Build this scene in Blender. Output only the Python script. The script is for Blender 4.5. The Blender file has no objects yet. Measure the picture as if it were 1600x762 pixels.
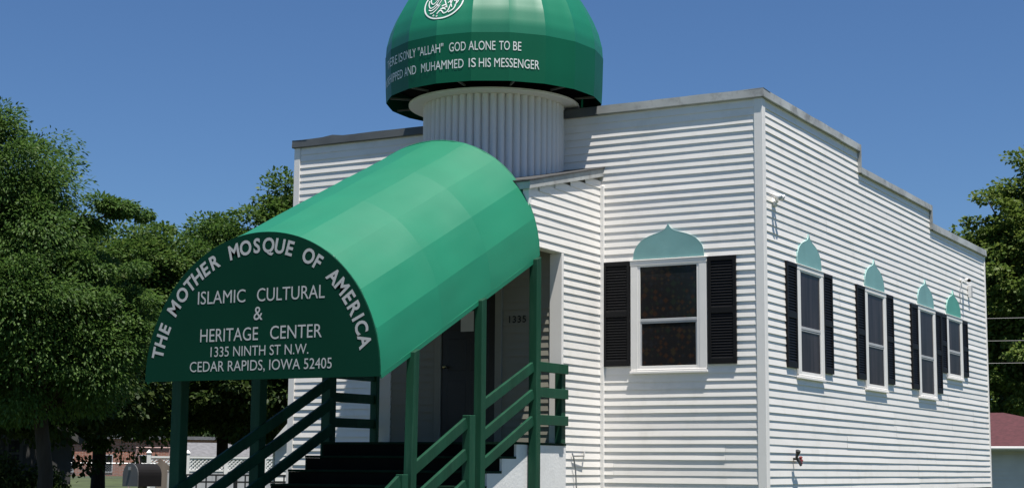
import bpy, math, random
import numpy as np
from mathutils import Vector, Matrix, noise
R = math.radians
PI = math.pi
scene = bpy.context.scene
col = scene.collection

# ------------------------------------------------------------------ camera
cam_d = bpy.data.cameras.new('camera')
cam = bpy.data.objects.new('camera', cam_d); col.objects.link(cam)
cam_d.sensor_width = 36.0; cam_d.lens = 57.02; cam_d.clip_end = 3000; cam_d.clip_start = 0.1
rot = Matrix(((0.872874, 0.059955, 0.484248), (0.487882, -0.123299, -0.864158), (0.007897, 0.990557, -0.136876)))
cam.matrix_world = Matrix.Translation((7.30614, -19.65909, 1.6)) @ rot.to_4x4()
scene.camera = cam
# ------------------------------------------------------------------ sky, sun, exposure
SUN = Vector((.27, -.16, 1.0)).normalized()
world = bpy.data.worlds.new('World'); scene.world = world; world.use_nodes = True
wn = world.node_tree
bg = wn.nodes['Background']
sky = wn.nodes.new('ShaderNodeTexSky'); sky.sky_type = 'NISHITA'; sky.sun_disc = False
sky.sun_elevation = math.asin(SUN.z); sky.sun_rotation = math.atan2(SUN.x, SUN.y)
sky.altitude = 250; sky.air_density = 1.0; sky.dust_density = 0.3; sky.ozone_density = 3.5
tint = wn.nodes.new('ShaderNodeMix'); tint.data_type = 'RGBA'; tint.blend_type = 'MULTIPLY'; tint.inputs[0].default_value = 1
tint.inputs[7].default_value = (.50, .66, .85, 1)      # clear, dry summer air: a deeper blue than the node's default haze
wn.links.new(sky.outputs[0], tint.inputs[6]); wn.links.new(tint.outputs[2], bg.inputs[0]); bg.inputs[1].default_value = 0.075
sl = bpy.data.lights.new('sun', 'SUN'); sl.energy = 5.0; sl.angle = R(.53); sl.color = (1, .95, .87)
so = bpy.data.objects.new('sun', sl); col.objects.link(so)
so.rotation_euler = SUN.to_track_quat('Z', 'Y').to_euler(); so.location = (10, -10, 40)
scene.view_settings.view_transform = 'Standard'; scene.view_settings.look = 'None'
scene.view_settings.exposure = 0.55; scene.view_settings.gamma = 1; scene.view_settings.use_curve_mapping = False
scene.render.engine = 'CYCLES'
scene.cycles.max_bounces = 6; scene.cycles.transparent_max_bounces = 8

# ------------------------------------------------------------------ materials
def mat(name, color, rough=.6, metal=0., var=.12, scale=3., bump=0., bscale=40., spec=.5, detail=6., streak=False, dirt=None, dirt_amt=.0):
    m = bpy.data.materials.new(name); m.use_nodes = True
    nt = m.node_tree; b = nt.nodes['Principled BSDF']
    b.inputs['Roughness'].default_value = rough; b.inputs['Metallic'].default_value = metal
    b.inputs['Specular IOR Level'].default_value = spec
    tc = nt.nodes.new('ShaderNodeTexCoord'); mp = nt.nodes.new('ShaderNodeMapping')
    nt.links.new(tc.outputs['Object'], mp.inputs[0])
    if streak: mp.inputs['Scale'].default_value = (1, 1, .12)
    n = nt.nodes.new('ShaderNodeTexNoise'); n.inputs['Scale'].default_value = scale; n.inputs['Detail'].default_value = detail
    nt.links.new(mp.outputs[0], n.inputs['Vector'])
    r = nt.nodes.new('ShaderNodeValToRGB')
    c = color; a, z = 1 - var, 1 + var
    r.color_ramp.elements[0].position = .3; r.color_ramp.elements[1].position = .7
    r.color_ramp.elements[0].color = (c[0]*a, c[1]*a, c[2]*a, 1)
    r.color_ramp.elements[1].color = (min(1, c[0]*z), min(1, c[1]*z), min(1, c[2]*z), 1)
    nt.links.new(n.outputs['Fac'], r.inputs[0])
    out = r.outputs[0]
    if dirt:
        n2 = nt.nodes.new('ShaderNodeTexNoise'); n2.inputs['Scale'].default_value = scale*2.3; n2.inputs['Detail'].default_value = 8
        n2.inputs['Roughness'].default_value = .7
        nt.links.new(mp.outputs[0], n2.inputs['Vector'])
        r2 = nt.nodes.new('ShaderNodeValToRGB'); r2.color_ramp.elements[0].position = .52; r2.color_ramp.elements[1].position = .75
        r2.color_ramp.elements[0].color = (0, 0, 0, 1); r2.color_ramp.elements[1].color = (dirt_amt,)*3 + (1,)
        nt.links.new(n2.outputs['Fac'], r2.inputs[0])
        mx = nt.nodes.new('ShaderNodeMix'); mx.data_type = 'RGBA'
        nt.links.new(r2.outputs[0], mx.inputs[0]); nt.links.new(out, mx.inputs[6]); mx.inputs[7].default_value = (*dirt, 1)
        out = mx.outputs[2]
    nt.links.new(out, b.inputs['Base Color'])
    if bump:
        nb = nt.nodes.new('ShaderNodeTexNoise'); nb.inputs['Scale'].default_value = bscale; nb.inputs['Detail'].default_value = 4
        nt.links.new(mp.outputs[0], nb.inputs['Vector'])
        bm = nt.nodes.new('ShaderNodeBump'); bm.inputs['Strength'].default_value = bump; bm.inputs['Distance'].default_value = .01
        nt.links.new(nb.outputs['Fac'], bm.inputs['Height']); nt.links.new(bm.outputs[0], b.inputs['Normal'])
    return m

M = {}
M['vinyl'] = mat('white_vinyl', (.83, .80, .765), .45, var=.025, scale=1.2, bump=.05, bscale=6, dirt=(.60, .57, .51), dirt_amt=.4)
M['trim'] = mat('white_trim', (.82, .795, .765), .5, var=.02, scale=4)
M['concrete_white'] = mat('white_painted_concrete', (.74, .74, .74), .8, var=.05, scale=2, bump=.3, bscale=30, dirt=(.5, .5, .48), dirt_amt=.35)
M['foundation'] = mat('tan_foundation', (.36, .33, .25), .9, var=.15, scale=3, bump=.4, bscale=25)
M['flash_old'] = mat('dark_weathered_flashing', (.10, .11, .115), .6, metal=.2, var=.3, scale=1.6, bump=.25, bscale=9)
M['flash'] = mat('grey_flashing', (.40, .41, .40), .55, metal=.2, var=.25, scale=1.3, bump=.25, bscale=9, dirt=(.09, .085, .08), dirt_amt=.85)
M['roof'] = mat('tar_roof', (.06, .06, .06), .9, var=.3, scale=5, bump=.4)
M['canopy'] = mat('green_vinyl_canopy', (.006, .170, .090), .52, var=.06, scale=1.4, bump=.16, bscale=3.5, spec=.5, dirt=(.012, .18, .10), dirt_amt=.35)
M['canopy_dark'] = mat('dark_green_sign', (.002, .036, .020), .65, var=.06, scale=1.5, spec=.08)
M['dome'] = mat('green_dome_vinyl', (.006, .165, .085), .42, var=.10, scale=1.5, bump=.06, bscale=4, spec=.6, streak=True)
M['band'] = mat('dark_green_band', (.002, .105, .052), .45, var=.10, scale=1.5, spec=.25, streak=True)
M['green_wood'] = mat('green_painted_wood', (.006, .054, .028), .6, spec=.25, var=.22, scale=5, bump=.25, bscale=30, streak=True, dirt=(.05, .12, .08), dirt_amt=.3)
M['green_tread_shaded'] = mat('worn_green_tread_shaded', (.006, .026, .016), .85, spec=.1, var=.25, scale=6, bump=.3)  # tread green darkened in the colour to imitate shade under the canopy
M['black_shutter'] = mat('black_shutter', (.008, .008, .009), .55, var=.15, scale=5, spec=.2)
M['teal'] = mat('teal_panel', (.17, .35, .35), .6, var=.08, scale=3, dirt=(.25, .43, .42), dirt_amt=.3)
M['teal_deep'] = mat('deep_teal_panel', (.085, .33, .27), .6, var=.08, scale=3)
M['white_letter'] = mat('white_lettering', (.78, .79, .78), .5, var=.04)
M['letter_grey'] = mat('grey_white_lettering', (.44, .45, .44), .55, var=.05)  # sign letters, greyer than the letters on the band
M['dark'] = mat('near_black_shade', (.008, .009, .008), .9, var=.2, spec=.1)  # near-black colour standing in for shade on risers and inside the dome
M['door'] = mat('dark_brown_door', (.018, .014, .012), .4, var=.2)
M['paper'] = mat('paper', (.55, .53, .5), .8, var=.08)
M['brass'] = mat('brass', (.5, .38, .18), .35, metal=.9)
M['iron'] = mat('black_iron', (.015, .015, .015), .5)
M['tower'] = mat('tower_white', (.72, .70, .68), .5, var=.04, scale=3, streak=True, dirt=(.55, .54, .5), dirt_amt=.3)
M['cream_shaded'] = mat('cream_siding_shaded', (.25, .24, .20), .6, var=.05)  # pale boards with the porch shade put into their colour
M['grey_metal'] = mat('galvanised_metal', (.32, .33, .34), .4, metal=.6)
M['red_paint'] = mat('red_valve', (.25, .03, .03), .5)
M['white_plastic'] = mat('white_plastic', (.75, .75, .75), .35)
M['lens'] = mat('lamp_glass', (.55, .56, .58), .1, var=.05)
M['bark'] = mat('bark', (.035, .027, .021), .95, var=.35, scale=9, bump=.8, bscale=18, streak=True)
M['red_roof'] = mat('red_shingle_roof', (.075, .020, .024), .85, var=.25, scale=9, bump=.5, bscale=14)
M['grey_roof'] = mat('grey_shingle_roof', (.16, .16, .17), .9, var=.2, scale=6, bump=.5)
M['dark_roof'] = mat('dark_shingle_roof', (.055, .052, .055), .9, var=.2, scale=6, bump=.5)
M['grey_house'] = mat('grey_house_wall_shaded', (.045, .045, .045), .8, var=.12)  # wall grey lowered to imitate deep tree shade
M['white_house'] = mat('white_house_wall', (.62, .62, .60), .7, var=.06)
M['fence_white'] = mat('white_vinyl_fence', (.78, .78, .77), .5, var=.04)
M['fence_grey'] = mat('grey_board', (.42, .43, .45), .7, var=.1)
M['mailgrey'] = mat('mailbox_grey', (.085, .085, .088), .5, var=.15)
M['maildark'] = mat('mailbox_dark', (.012, .011, .012), .7, spec=.15)
M['old_wood'] = mat('weathered_wood', (.17, .14, .115), .85, var=.2, streak=True, scale=6)
M['pipe_red'] = mat('rusty_pipe', (.36, .22, .20), .6)

M['house_trim'] = mat('grey_house_trim_shaded', (.07, .07, .07), .8)  # trim darkened along with the wall to imitate tree shade
M['wire'] = mat('weathered_wire', (.22, .22, .22), .5)
M['strut'] = mat('dull_strut', (.10, .10, .10), .7)
def brick_mat():
    m = bpy.data.materials.new('red_brick'); m.use_nodes = True; nt = m.node_tree; b = nt.nodes['Principled BSDF']
    tc = nt.nodes.new('ShaderNodeTexCoord'); br = nt.nodes.new('ShaderNodeTexBrick')
    br.inputs['Color1'].default_value = (.36, .13, .08, 1); br.inputs['Color2'].default_value = (.26, .09, .06, 1); br.inputs['Mortar'].default_value = (.40, .33, .28, 1)
    br.inputs['Scale'].default_value = 1.0; br.inputs['Brick Width'].default_value = .32; br.inputs['Row Height'].default_value = .11; br.inputs['Mortar Size'].default_value = .012
    mp = nt.nodes.new('ShaderNodeMapping'); mp.inputs['Rotation'].default_value = (R(90), 0, 0)
    nt.links.new(tc.outputs['Object'], mp.inputs[0]); nt.links.new(mp.outputs[0], br.inputs[0]); nt.links.new(br.outputs[0], b.inputs['Base Color'])
    b.inputs['Roughness'].default_value = .9
    return m
M['brick'] = brick_mat()

def glass_mat(name, base, rough, pattern=False):
    m = bpy.data.materials.new(name); m.use_nodes = True; nt = m.node_tree; b = nt.nodes['Principled BSDF']
    b.inputs['Roughness'].default_value = rough; b.inputs['Specular IOR Level'].default_value = .22
    tc = nt.nodes.new('ShaderNodeTexCoord')
    if pattern:   # coloured glass seen faintly: rows of small diamonds
        mp = nt.nodes.new('ShaderNodeMapping'); mp.inputs['Scale'].default_value = (13, 13, 13)
        nt.links.new(tc.outputs['Object'], mp.inputs[0])
        v = nt.nodes.new('ShaderNodeTexVoronoi'); v.distance = 'MANHATTAN'; v.inputs['Scale'].default_value = 1.0; v.inputs['Randomness'].default_value = .65
        nt.links.new(mp.outputs[0], v.inputs['Vector'])
        sx_ = nt.nodes.new('ShaderNodeSeparateColor'); nt.links.new(v.outputs['Color'], sx_.inputs[0])
        hs = nt.nodes.new('ShaderNodeValToRGB'); hs.color_ramp.interpolation = 'CONSTANT'; e = hs.color_ramp.elements
        e[0].color = (.034, .019, .013, 1); e[1].position = .3; e[1].color = (.017, .018, .021, 1)
        for ps, cc in ((.55, (.030, .024, .016, 1)), (.75, (.017, .022, .017, 1)), (.9, (.042, .024, .016, 1))): k = e.new(ps); k.color = cc
        nt.links.new(sx_.outputs[0], hs.inputs[0])
        r = nt.nodes.new('ShaderNodeValToRGB'); r.color_ramp.elements[0].position = .48; r.color_ramp.elements[1].position = .85
        r.color_ramp.elements[0].color = (1, 1, 1, 1); r.color_ramp.elements[1].color = (0, 0, 0, 1)
        nt.links.new(v.outputs['Distance'], r.inputs[0])
        mx = nt.nodes.new('ShaderNodeMix'); mx.data_type = 'RGBA'; mx.inputs[6].default_value = (.014, .014, .015, 1)
        nt.links.new(r.outputs[0], mx.inputs[0]); nt.links.new(hs.outputs[0], mx.inputs[7]); nt.links.new(mx.outputs[2], b.inputs['Base Color'])
    else:         # insect screen and drawn curtain behind
        mp = nt.nodes.new('ShaderNodeMapping'); mp.inputs['Scale'].default_value = (7, 7, .5)
        nt.links.new(tc.outputs['Object'], mp.inputs[0])
        n = nt.nodes.new('ShaderNodeTexNoise'); n.inputs['Scale'].default_value = 1.3; n.inputs['Detail'].default_value = 3
        nt.links.new(mp.outputs[0], n.inputs['Vector'])
        r = nt.nodes.new('ShaderNodeValToRGB'); r.color_ramp.elements[0].position = .38; r.color_ramp.elements[1].position = .72
        r.color_ramp.elements[0].color = (*[x*.75 for x in base], 1); r.color_ramp.elements[1].color = (*[x*2.1 for x in base], 1)
        nt.links.new(n.outputs['Fac'], r.inputs[0]); nt.links.new(r.outputs[0], b.inputs['Base Color'])
    return m
M['stained'] = glass_mat('dark_stained_glass', (.01, .01, .01), .18, True)
M['screen'] = glass_mat('dark_window_screen', (.024, .019, .020), .4)
M['darkglass'] = glass_mat('dark_glass', (.012, .012, .014), .15)

def leaf_mat(name, c1, c2, c3, trans=.45):
    m = bpy.data.materials.new(name); m.use_nodes = True; nt = m.node_tree
    for n in list(nt.nodes): nt.nodes.remove(n)
    out = nt.nodes.new('ShaderNodeOutputMaterial'); geo = nt.nodes.new('ShaderNodeNewGeometry')
    r = nt.nodes.new('ShaderNodeValToRGB'); e = r.color_ramp.elements
    e[0].position = .0; e[0].color = (*c1, 1); e[1].position = 1.; e[1].color = (*c3, 1); k = e.new(.55); k.color = (*c2, 1)
    nt.links.new(geo.outputs['Random Per Island'], r.inputs[0])
    d = nt.nodes.new('ShaderNodeBsdfPrincipled'); d.inputs['Roughness'].default_value = .55; d.inputs['Specular IOR Level'].default_value = .3
    t = nt.nodes.new('ShaderNodeBsdfTranslucent'); mx = nt.nodes.new('ShaderNodeMixShader'); mx.inputs[0].default_value = trans
    nt.links.new(r.outputs[0], d.inputs['Base Color']); nt.links.new(r.outputs[0], t.inputs[0])
    nt.links.new(d.outputs[0], mx.inputs[1]); nt.links.new(t.outputs[0], mx.inputs[2]); nt.links.new(mx.outputs[0], out.inputs[0])
    return m
M['leaf_locust'] = leaf_mat('locust_leaves', (.042, .095, .020), (.076, .150, .030), (.125, .205, .045))
M['leaf_maple'] = leaf_mat('maple_leaves', (.044, .095, .020), (.078, .145, .029), (.130, .195, .042))
M['leaf_dark'] = leaf_mat('dark_leaves', (.024, .050, .012), (.040, .074, .015), (.070, .100, .020))
M['leaf_light'] = leaf_mat('light_leaves', (.070, .125, .022), (.120, .180, .034), (.17, .22, .045))

def ground_mat(name, c1, c2, scale, bump=.5, rough=.95):
    return mat(name, tuple((a+b)/2 for a, b in zip(c1, c2)), rough, var=.3, scale=scale, bump=bump, bscale=scale*8)
M['grass'] = mat('lawn', (.050, .066, .022), .95, var=.35, scale=.7, bump=.8, bscale=22)
M['asphalt'] = mat('asphalt', (.05, .05, .052), .9, var=.2, scale=2, bump=.5, bscale=60)
M['pavement'] = mat('pavement_concrete', (.28, .27, .25), .9, var=.1, scale=1.5, bump=.3, bscale=40)
M['paint_line'] = mat('road_paint', (.65, .5, .12), .8, var=.1)

# ------------------------------------------------------------------ mesh helpers
def world_loc(o):
    v = Vector((0, 0, 0))
    while o is not None: v += o.location; o = o.parent
    return v

class MB:
    def __init__(s): s.v = []; s.f = []; s.sharp = False
    def add(s, vs, fs):
        n = len(s.v); s.v += [tuple(p) for p in vs]; s.f += [tuple(i+n for i in f) for f in fs]
    def quad(s, a, b, c, d): s.add([a, b, c, d], [(0, 1, 2, 3)])
    def box(s, x0, x1, y0, y1, z0, z1):
        s.add([(x0,y0,z0),(x1,y0,z0),(x1,y1,z0),(x0,y1,z0),(x0,y0,z1),(x1,y0,z1),(x1,y1,z1),(x0,y1,z1)],
              [(0,3,2,1),(4,5,6,7),(0,1,5,4),(1,2,6,5),(2,3,7,6),(3,0,4,7)])
    def obox(s, O, u, v, w, a, b, c):      # box with corner O and edge vectors u*a, v*b, w*c
        O = Vector(O); u = Vector(u)*a; v = Vector(v)*b; w = Vector(w)*c
        P = [O, O+u, O+u+v, O+v]; P += [p+w for p in P]
        s.add(P, [(0,3,2,1),(4,5,6,7),(0,1,5,4),(1,2,6,5),(2,3,7,6),(3,0,4,7)])
    def beam(s, p, q, wx, wz, side=None):  # rectangular bar from p to q, wx sideways, wz in the vertical plane
        p = Vector(p); q = Vector(q); d = (q-p).normalized()
        sd = Vector(side) if side else (d.cross(Vector((0,0,1))) if abs(d.z) < .99 else Vector((1,0,0)))
        sd.normalize(); up = sd.cross(d).normalized()
        P = []
        for c in (p, q):
            for a, b in ((-1,-1),(1,-1),(1,1),(-1,1)): P.append(c + sd*(a*wx/2) + up*(b*wz/2))
        s.add(P, [(0,1,2,3),(7,6,5,4),(0,4,5,1),(1,5,6,2),(2,6,7,3),(3,7,4,0)])
    def tube(s, pts, rads, n=8, cap=True):
        pts = [Vector(p) for p in pts]
        if not hasattr(rads, '__len__'): rads = [rads]*len(pts)
        base = len(s.v); prev = None
        for i, p in enumerate(pts):
            d = (pts[min(i+1, len(pts)-1)] - pts[max(i-1, 0)]).normalized()
            a = d.cross(Vector((0,0,1))) if abs(d.z) < .95 else d.cross(Vector((1,0,0)))
            if prev is not None: a = prev - d*prev.dot(d)
            a.normalize(); prev = a; b = d.cross(a)
            for k in range(n):
                t = 2*PI*k/n; s.v.append(tuple(p + (a*math.cos(t) + b*math.sin(t))*rads[i]))
        for i in range(len(pts)-1):
            for k in range(n):
                s.f.append((base+i*n+k, base+i*n+(k+1)%n, base+(i+1)*n+(k+1)%n, base+(i+1)*n+k))
        if cap:
            s.f.append(tuple(base+k for k in range(n))[::-1]); s.f.append(tuple(base+(len(pts)-1)*n+k for k in range(n)))
    def lathe(s, c, prof, n=32, axis=None):
        base = len(s.v)
        for r, z in prof:
            for k in range(n):
                t = 2*PI*k/n; s.v.append((c[0]+r*math.cos(t), c[1]+r*math.sin(t), c[2]+z))
        for i in range(len(prof)-1):
            for k in range(n): s.f.append((base+i*n+k, base+i*n+(k+1)%n, base+(i+1)*n+(k+1)%n, base+(i+1)*n+k))
    def prism(s, poly, O, u, v, w, t):     # polygon (a,b) in plane O+u*a+v*b, thickness t along w
        O = Vector(O); u = Vector(u); v = Vector(v); w = Vector(w); n = len(poly)
        P = [O+u*a+v*b for a, b in poly]; P += [p+w*t for p in P]
        F = [tuple(range(n))[::-1], tuple(range(n, 2*n))] + [(i, (i+1) % n, n+(i+1) % n, n+i) for i in range(n)]
        s.add(P, F)
    def build(s, name, m, parent=None, smooth=False, bevel=0.):
        me = bpy.data.meshes.new(name)
        off = world_loc(parent) if parent is not None else Vector((0,0,0))
        me.from_pydata([(x-off.x, y-off.y, z-off.z) for x, y, z in s.v], [], s.f)
        me.materials.append(m); me.update()
        if smooth: me.polygons.foreach_set('use_smooth', [True]*len(me.polygons))
        import bmesh
        bm = bmesh.new(); bm.from_mesh(me); bmesh.ops.recalc_face_normals(bm, faces=bm.faces) if not s.sharp else None
        bm.to_mesh(me); bm.free()
        o = bpy.data.objects.new(name, me); col.objects.link(o)
        if parent is not None: o.parent = parent
        if bevel:
            md = o.modifiers.new('bevel', 'BEVEL'); md.width = bevel; md.segments = 1; md.limit_method = 'ANGLE'
        return o

def thing(name, label, cat, loc, group=None):
    o = bpy.data.objects.new(name, None); col.objects.link(o); o.location = loc
    o['label'] = label; o['category'] = cat
    if group: o['group'] = group
    return o
def tag(o, label, cat, group=None):
    o['label'] = label; o['category'] = cat
    if group: o['group'] = group
    return o
def structure(o): o['kind'] = 'structure'; return o

_text_cache = {}
def text_geo(body, bold=0., spacing=1.):
    """letter shapes of a line of writing, scaled so that capitals are 1 high, starting at x=0"""
    key = (body, bold, spacing)
    if key in _text_cache: return _text_cache[key]
    def raw(t):
        c = bpy.data.curves.new('t', 'FONT'); c.body = t; c.size = 1; c.offset = bold; c.resolution_u = 4; c.space_character = spacing
        o = bpy.data.objects.new('t', c); col.objects.link(o)
        dg = bpy.context.evaluated_depsgraph_get(); dg.update()
        me = bpy.data.meshes.new_from_object(o.evaluated_get(dg))
        v = [(p.co.x, p.co.y) for p in me.vertices]; f = [tuple(p.vertices) for p in me.polygons]
        bpy.data.objects.remove(o); bpy.data.meshes.remove(me); bpy.data.curves.remove(c)
        return v, f
    v, f = raw(body); hv, _ = raw('H')
    y0 = min(p[1] for p in hv); H = max(p[1] for p in hv) - y0; x0 = min(p[0] for p in v)
    v = [((x-x0)/H, (y-y0)/H) for x, y in v]
    _text_cache[key] = (v, f, max(p[0] for p in v))
    return _text_cache[key]

# ------------------------------------------------------------------ ground
def sheet(name, x0, x1, y0, y1, z, m, n=1):
    b = MB()
    b.quad((x0,y0,z),(x1,y0,z),(x1,y1,z),(x0,y1,z))
    return structure(b.build(name, m))
sheet('ground', -900, 900, -900, 900, 0, M['grass'])
rd = MB(); rd.quad((-300,-21.8,.004),(300,-21.8,.004),(300,-12.6,.004),(-300,-12.6,.004)); structure(rd.build('road', M['asphalt']))
for y in (-17.3, -17.08):
    b = MB()
    b.quad((-150,y,.008),(150,y,.008),(150,y+.1,.008),(-150,y+.1,.008)); structure(b.build('road_line', M['paint_line']))
b = MB(); b.box(-300, 300, -12.6, -12.44, 0, .13); structure(b.build('kerb', M['pavement']))
b = MB(); b.box(-300, 300, -21.96, -21.8, 0, .13); structure(b.build('kerb', M['pavement']))
sheet('pavement', -300, 300, -10.4, -8.9, .012, M['pavement'])
b = MB()
b.quad((-57,36.6,-.02),(-42,50.4,-.02),(-56,64.8,.75),(-73,49,.75)); b.quad((-73,49,.75),(-56,64.8,.75),(-78,99,.80),(-106,73,.80)); structure(b.build('lawn_bank', M['grass']))
sheet('path', -5.2, -2.3, -8.9, -6.2, .016, M['pavement'])

# ------------------------------------------------------------------ the mosque
XL, YB = -7.5, 12.18
ZB = 1.3224; HT = 6.532
E = .1016
X0, Y0 = -3.775, -.43            # tower axis
XP, XPL = -2.323, -5.08          # entrance block sides
YV, YF = -1.16, -2.06            # its front wall and the front of its porch roof
mosque = thing('mosque', 'white vinyl sided mosque with stepped roofline, black shutters and a green dome', 'mosque', (-3.75, 5, 0))

def side_top(y):                 # height of the flashing's top along the side walls
    return HT if y < 4.144 else (6.19 if y < 8.23 else 5.882)
# core block
b = MB()
prof = [(.03, 0), (YB-.03, 0), (YB-.03, 5.86), (8.2, 5.86), (8.2, 6.165), (4.11, 6.165), (4.11, 6.51), (.03, 6.51)]
b.prism(prof, (XL+.03, 0, 0), (0,1,0), (0,0,1), (1,0,0), -XL-.06)
wall = b.build('wall', M['roof'], mosque)
# foundation
b = MB(); b.box(XL-.004, .004, -.004, YB+.004, 0, ZB-.02); b.build('foundation', M['foundation'], mosque)

def siding(O, u, n, intervals, z0, z1, seed=0, tdepth=.0165, name='siding', m=None, parent=None):
    """real overlapping boards; intervals(zlo, zhi) gives the runs of each course"""
    O = Vector(O); u = Vector(u); n = Vector(n); b = MB(); b.sharp = False
    k = 0; z = z0
    rnd = random.Random(seed)
    while z < z1 - .012:
        zt = min(z+E, z1)
        offs = random.Random(seed*100 + k//2).random()*3.66
        runs = []
        for a0, a1 in intervals(z, zt):
            c_ = [a0] + [j*3.66 - offs for j in range(-4, 8) if a0+.25 < j*3.66 - offs < a1-.25] + [a1]; runs += list(zip(c_, c_[1:]))
        for a0, a1 in runs:
            pan = noise.cell(Vector((round((a0+offs)/3.66)*1.0+.5, (k//2)+.5, seed*1.0+.5)))
            m_ = max(1, int((a1-a0)/.45)); base = len(b.v)
            for i in range(m_+1):
                a = a0 + (a1-a0)*i/m_
                w = noise.noise(Vector((a*.55, k*.73, seed*7.1))) + .5*noise.noise(Vector((a*1.7, k*1.9, seed*3.3)))
                t = tdepth*(1 + .18*w + .16*(pan-.5)); dz = .0028*noise.noise(Vector((a*.8, k*2.1, seed*5.)))
                for d, zz in ((.0015, zt+.004), (t, z+dz), (0., z+dz+.0015)):
                    b.v.append(tuple(O + u*a + n*d + Vector((0,0,zz-O.z))))
            for i in range(m_):
                q = base+i*3
                b.f.append((q, q+1, q+4, q+3)); b.f.append((q+1, q+2, q+5, q+4))
        z += E; k += 1
    return b.build(name, m or M['vinyl'], parent or mosque)

# front wall: from left corner to right corner, one run each course
siding((0,0,0), (1,0,0), (0,-1,0), lambda a, c: [(XL, 0)], ZB, 6.43, 1)
def side_iv(a, c):
    zt = c
    if zt <= 5.80: return [(0, YB)]
    if zt <= 6.11: return [(0, 8.23)]
    return [(0, 4.144)]
siding((0,0,0), (0,1,0), (1,0,0), side_iv, ZB, 6.44, 2)
siding((XL,0,0), (0,1,0), (-1,0,0), side_iv, ZB, 6.44, 3)
siding((0,YB,0), (1,0,0), (0,1,0), lambda a, c: [(XL, 0)], ZB, 5.76, 4)
# corner boards
for cx, cy, sx, sy in ((0,0,1,-1), (XL,0,-1,-1), (0,YB,1,1), (XL,YB,-1,1)):
    top = 6.415 if cy == 0 else 5.755
    b = MB(); W = .095 if cx == 0 and cy == 0 else (.085 if cy == 0 else .05); P = .024
    xa, xb = sorted((cx+sx*P, cx-sx*W)); ya, yb = sorted((cy+sy*P, cy+sy*.002)); b.box(xa, xb, ya, yb, ZB-.01, top)
    xa, xb = sorted((cx+sx*(P-.002), cx+sx*.002)); ya, yb = sorted((cy+sy*(P-.003), cy-sy*W)); b.box(xa, xb, ya, yb, ZB-.008, top-.002)
    b.build('corner_board', M['trim'], mosque, bevel=.004)
# vertical trims where the entrance block meets the front wall
b = MB(); b.box(XP+.004, XP+.062, -.05, .0, ZB, 5.42); b.build('corner_board', M['trim'], mosque, bevel=.004)
# metal flashing along the roof edge
def flash_run(p, q, nrm, z0, z1, seed, name='roof_flashing', m=None):
    p = Vector(p); q = Vector(q); nrm = Vector(nrm); b = MB(); L = (q-p).length; m_ = max(2, int(L/.18)); d = (q-p)/L
    base = 0
    for i in range(m_+1):
        s = L*i/m_; c = p + d*s
        w = noise.noise(Vector((s*1.5+seed*9, seed, 0))); lap = .012 if (int(s/3.0+seed) % 2) else 0
        out = .055 + .004*w
        zt = z1 + .006*noise.noise(Vector((s*2.3, seed*4, 1))) + (.02 if noise.noise(Vector((s*6, seed*2, 5))) > .55 else 0)
        zl = z0 + .006*noise.noise(Vector((s*.9, seed*3, 2)))
        for o, z in ((-.22, zt-.01), (out-.006, zt), (out, zl), (out-.012, zl-.012), (.002, zl+.004)):
            b.v.append(tuple(c + nrm*o + Vector((0,0,z))))
    for i in range(m_):
        for k in range(4):
            q0 = i*5+k; b.f.append((q0, q0+1, q0+6, q0+5))
    return b.build(name, m or M['flash'], mosque)
flash_run((XL-.045,0,0), (-2.35,0,0), (0,-1,0), 6.422, HT, 1, m=M['flash_old']); flash_run((-2.36,-.003,0), (.053,-.003,0), (0,-1,0), 6.424, HT+.002, 4)
for X_, nx, sd in ((0, 1, 2), (XL, -1, 5)):
    flash_run((X_,-.053,0), (X_,4.16,0), (nx,0,0), 6.422, HT, sd)
    flash_run((X_,4.18,0), (X_,8.25,0), (nx,0,0), 6.092, 6.19, sd+1)
    flash_run((X_,8.27,0), (X_,YB+.05,0), (nx,0,0), 5.765, 5.882, sd+2)
flash_run((XL,YB,0), (0,YB,0), (0,1,0), 5.765, 5.882, 9)
for ys, zl, zh in ((4.144, 6.095, 6.53), (8.23, 5.768, 6.188)):
    b = MB()
    for X_, s in ((0,1), (XL,-1)):
        xa, xb = sorted((X_-s*.2, X_+s*.057)); b.box(xa, xb, ys-.03, ys+.022, zl, zh)
    b.box(XL+.2, -.2, ys-.03, ys+.018, zl, zh-.02); b.build('roof_flashing', M['flash'], mosque)

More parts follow.
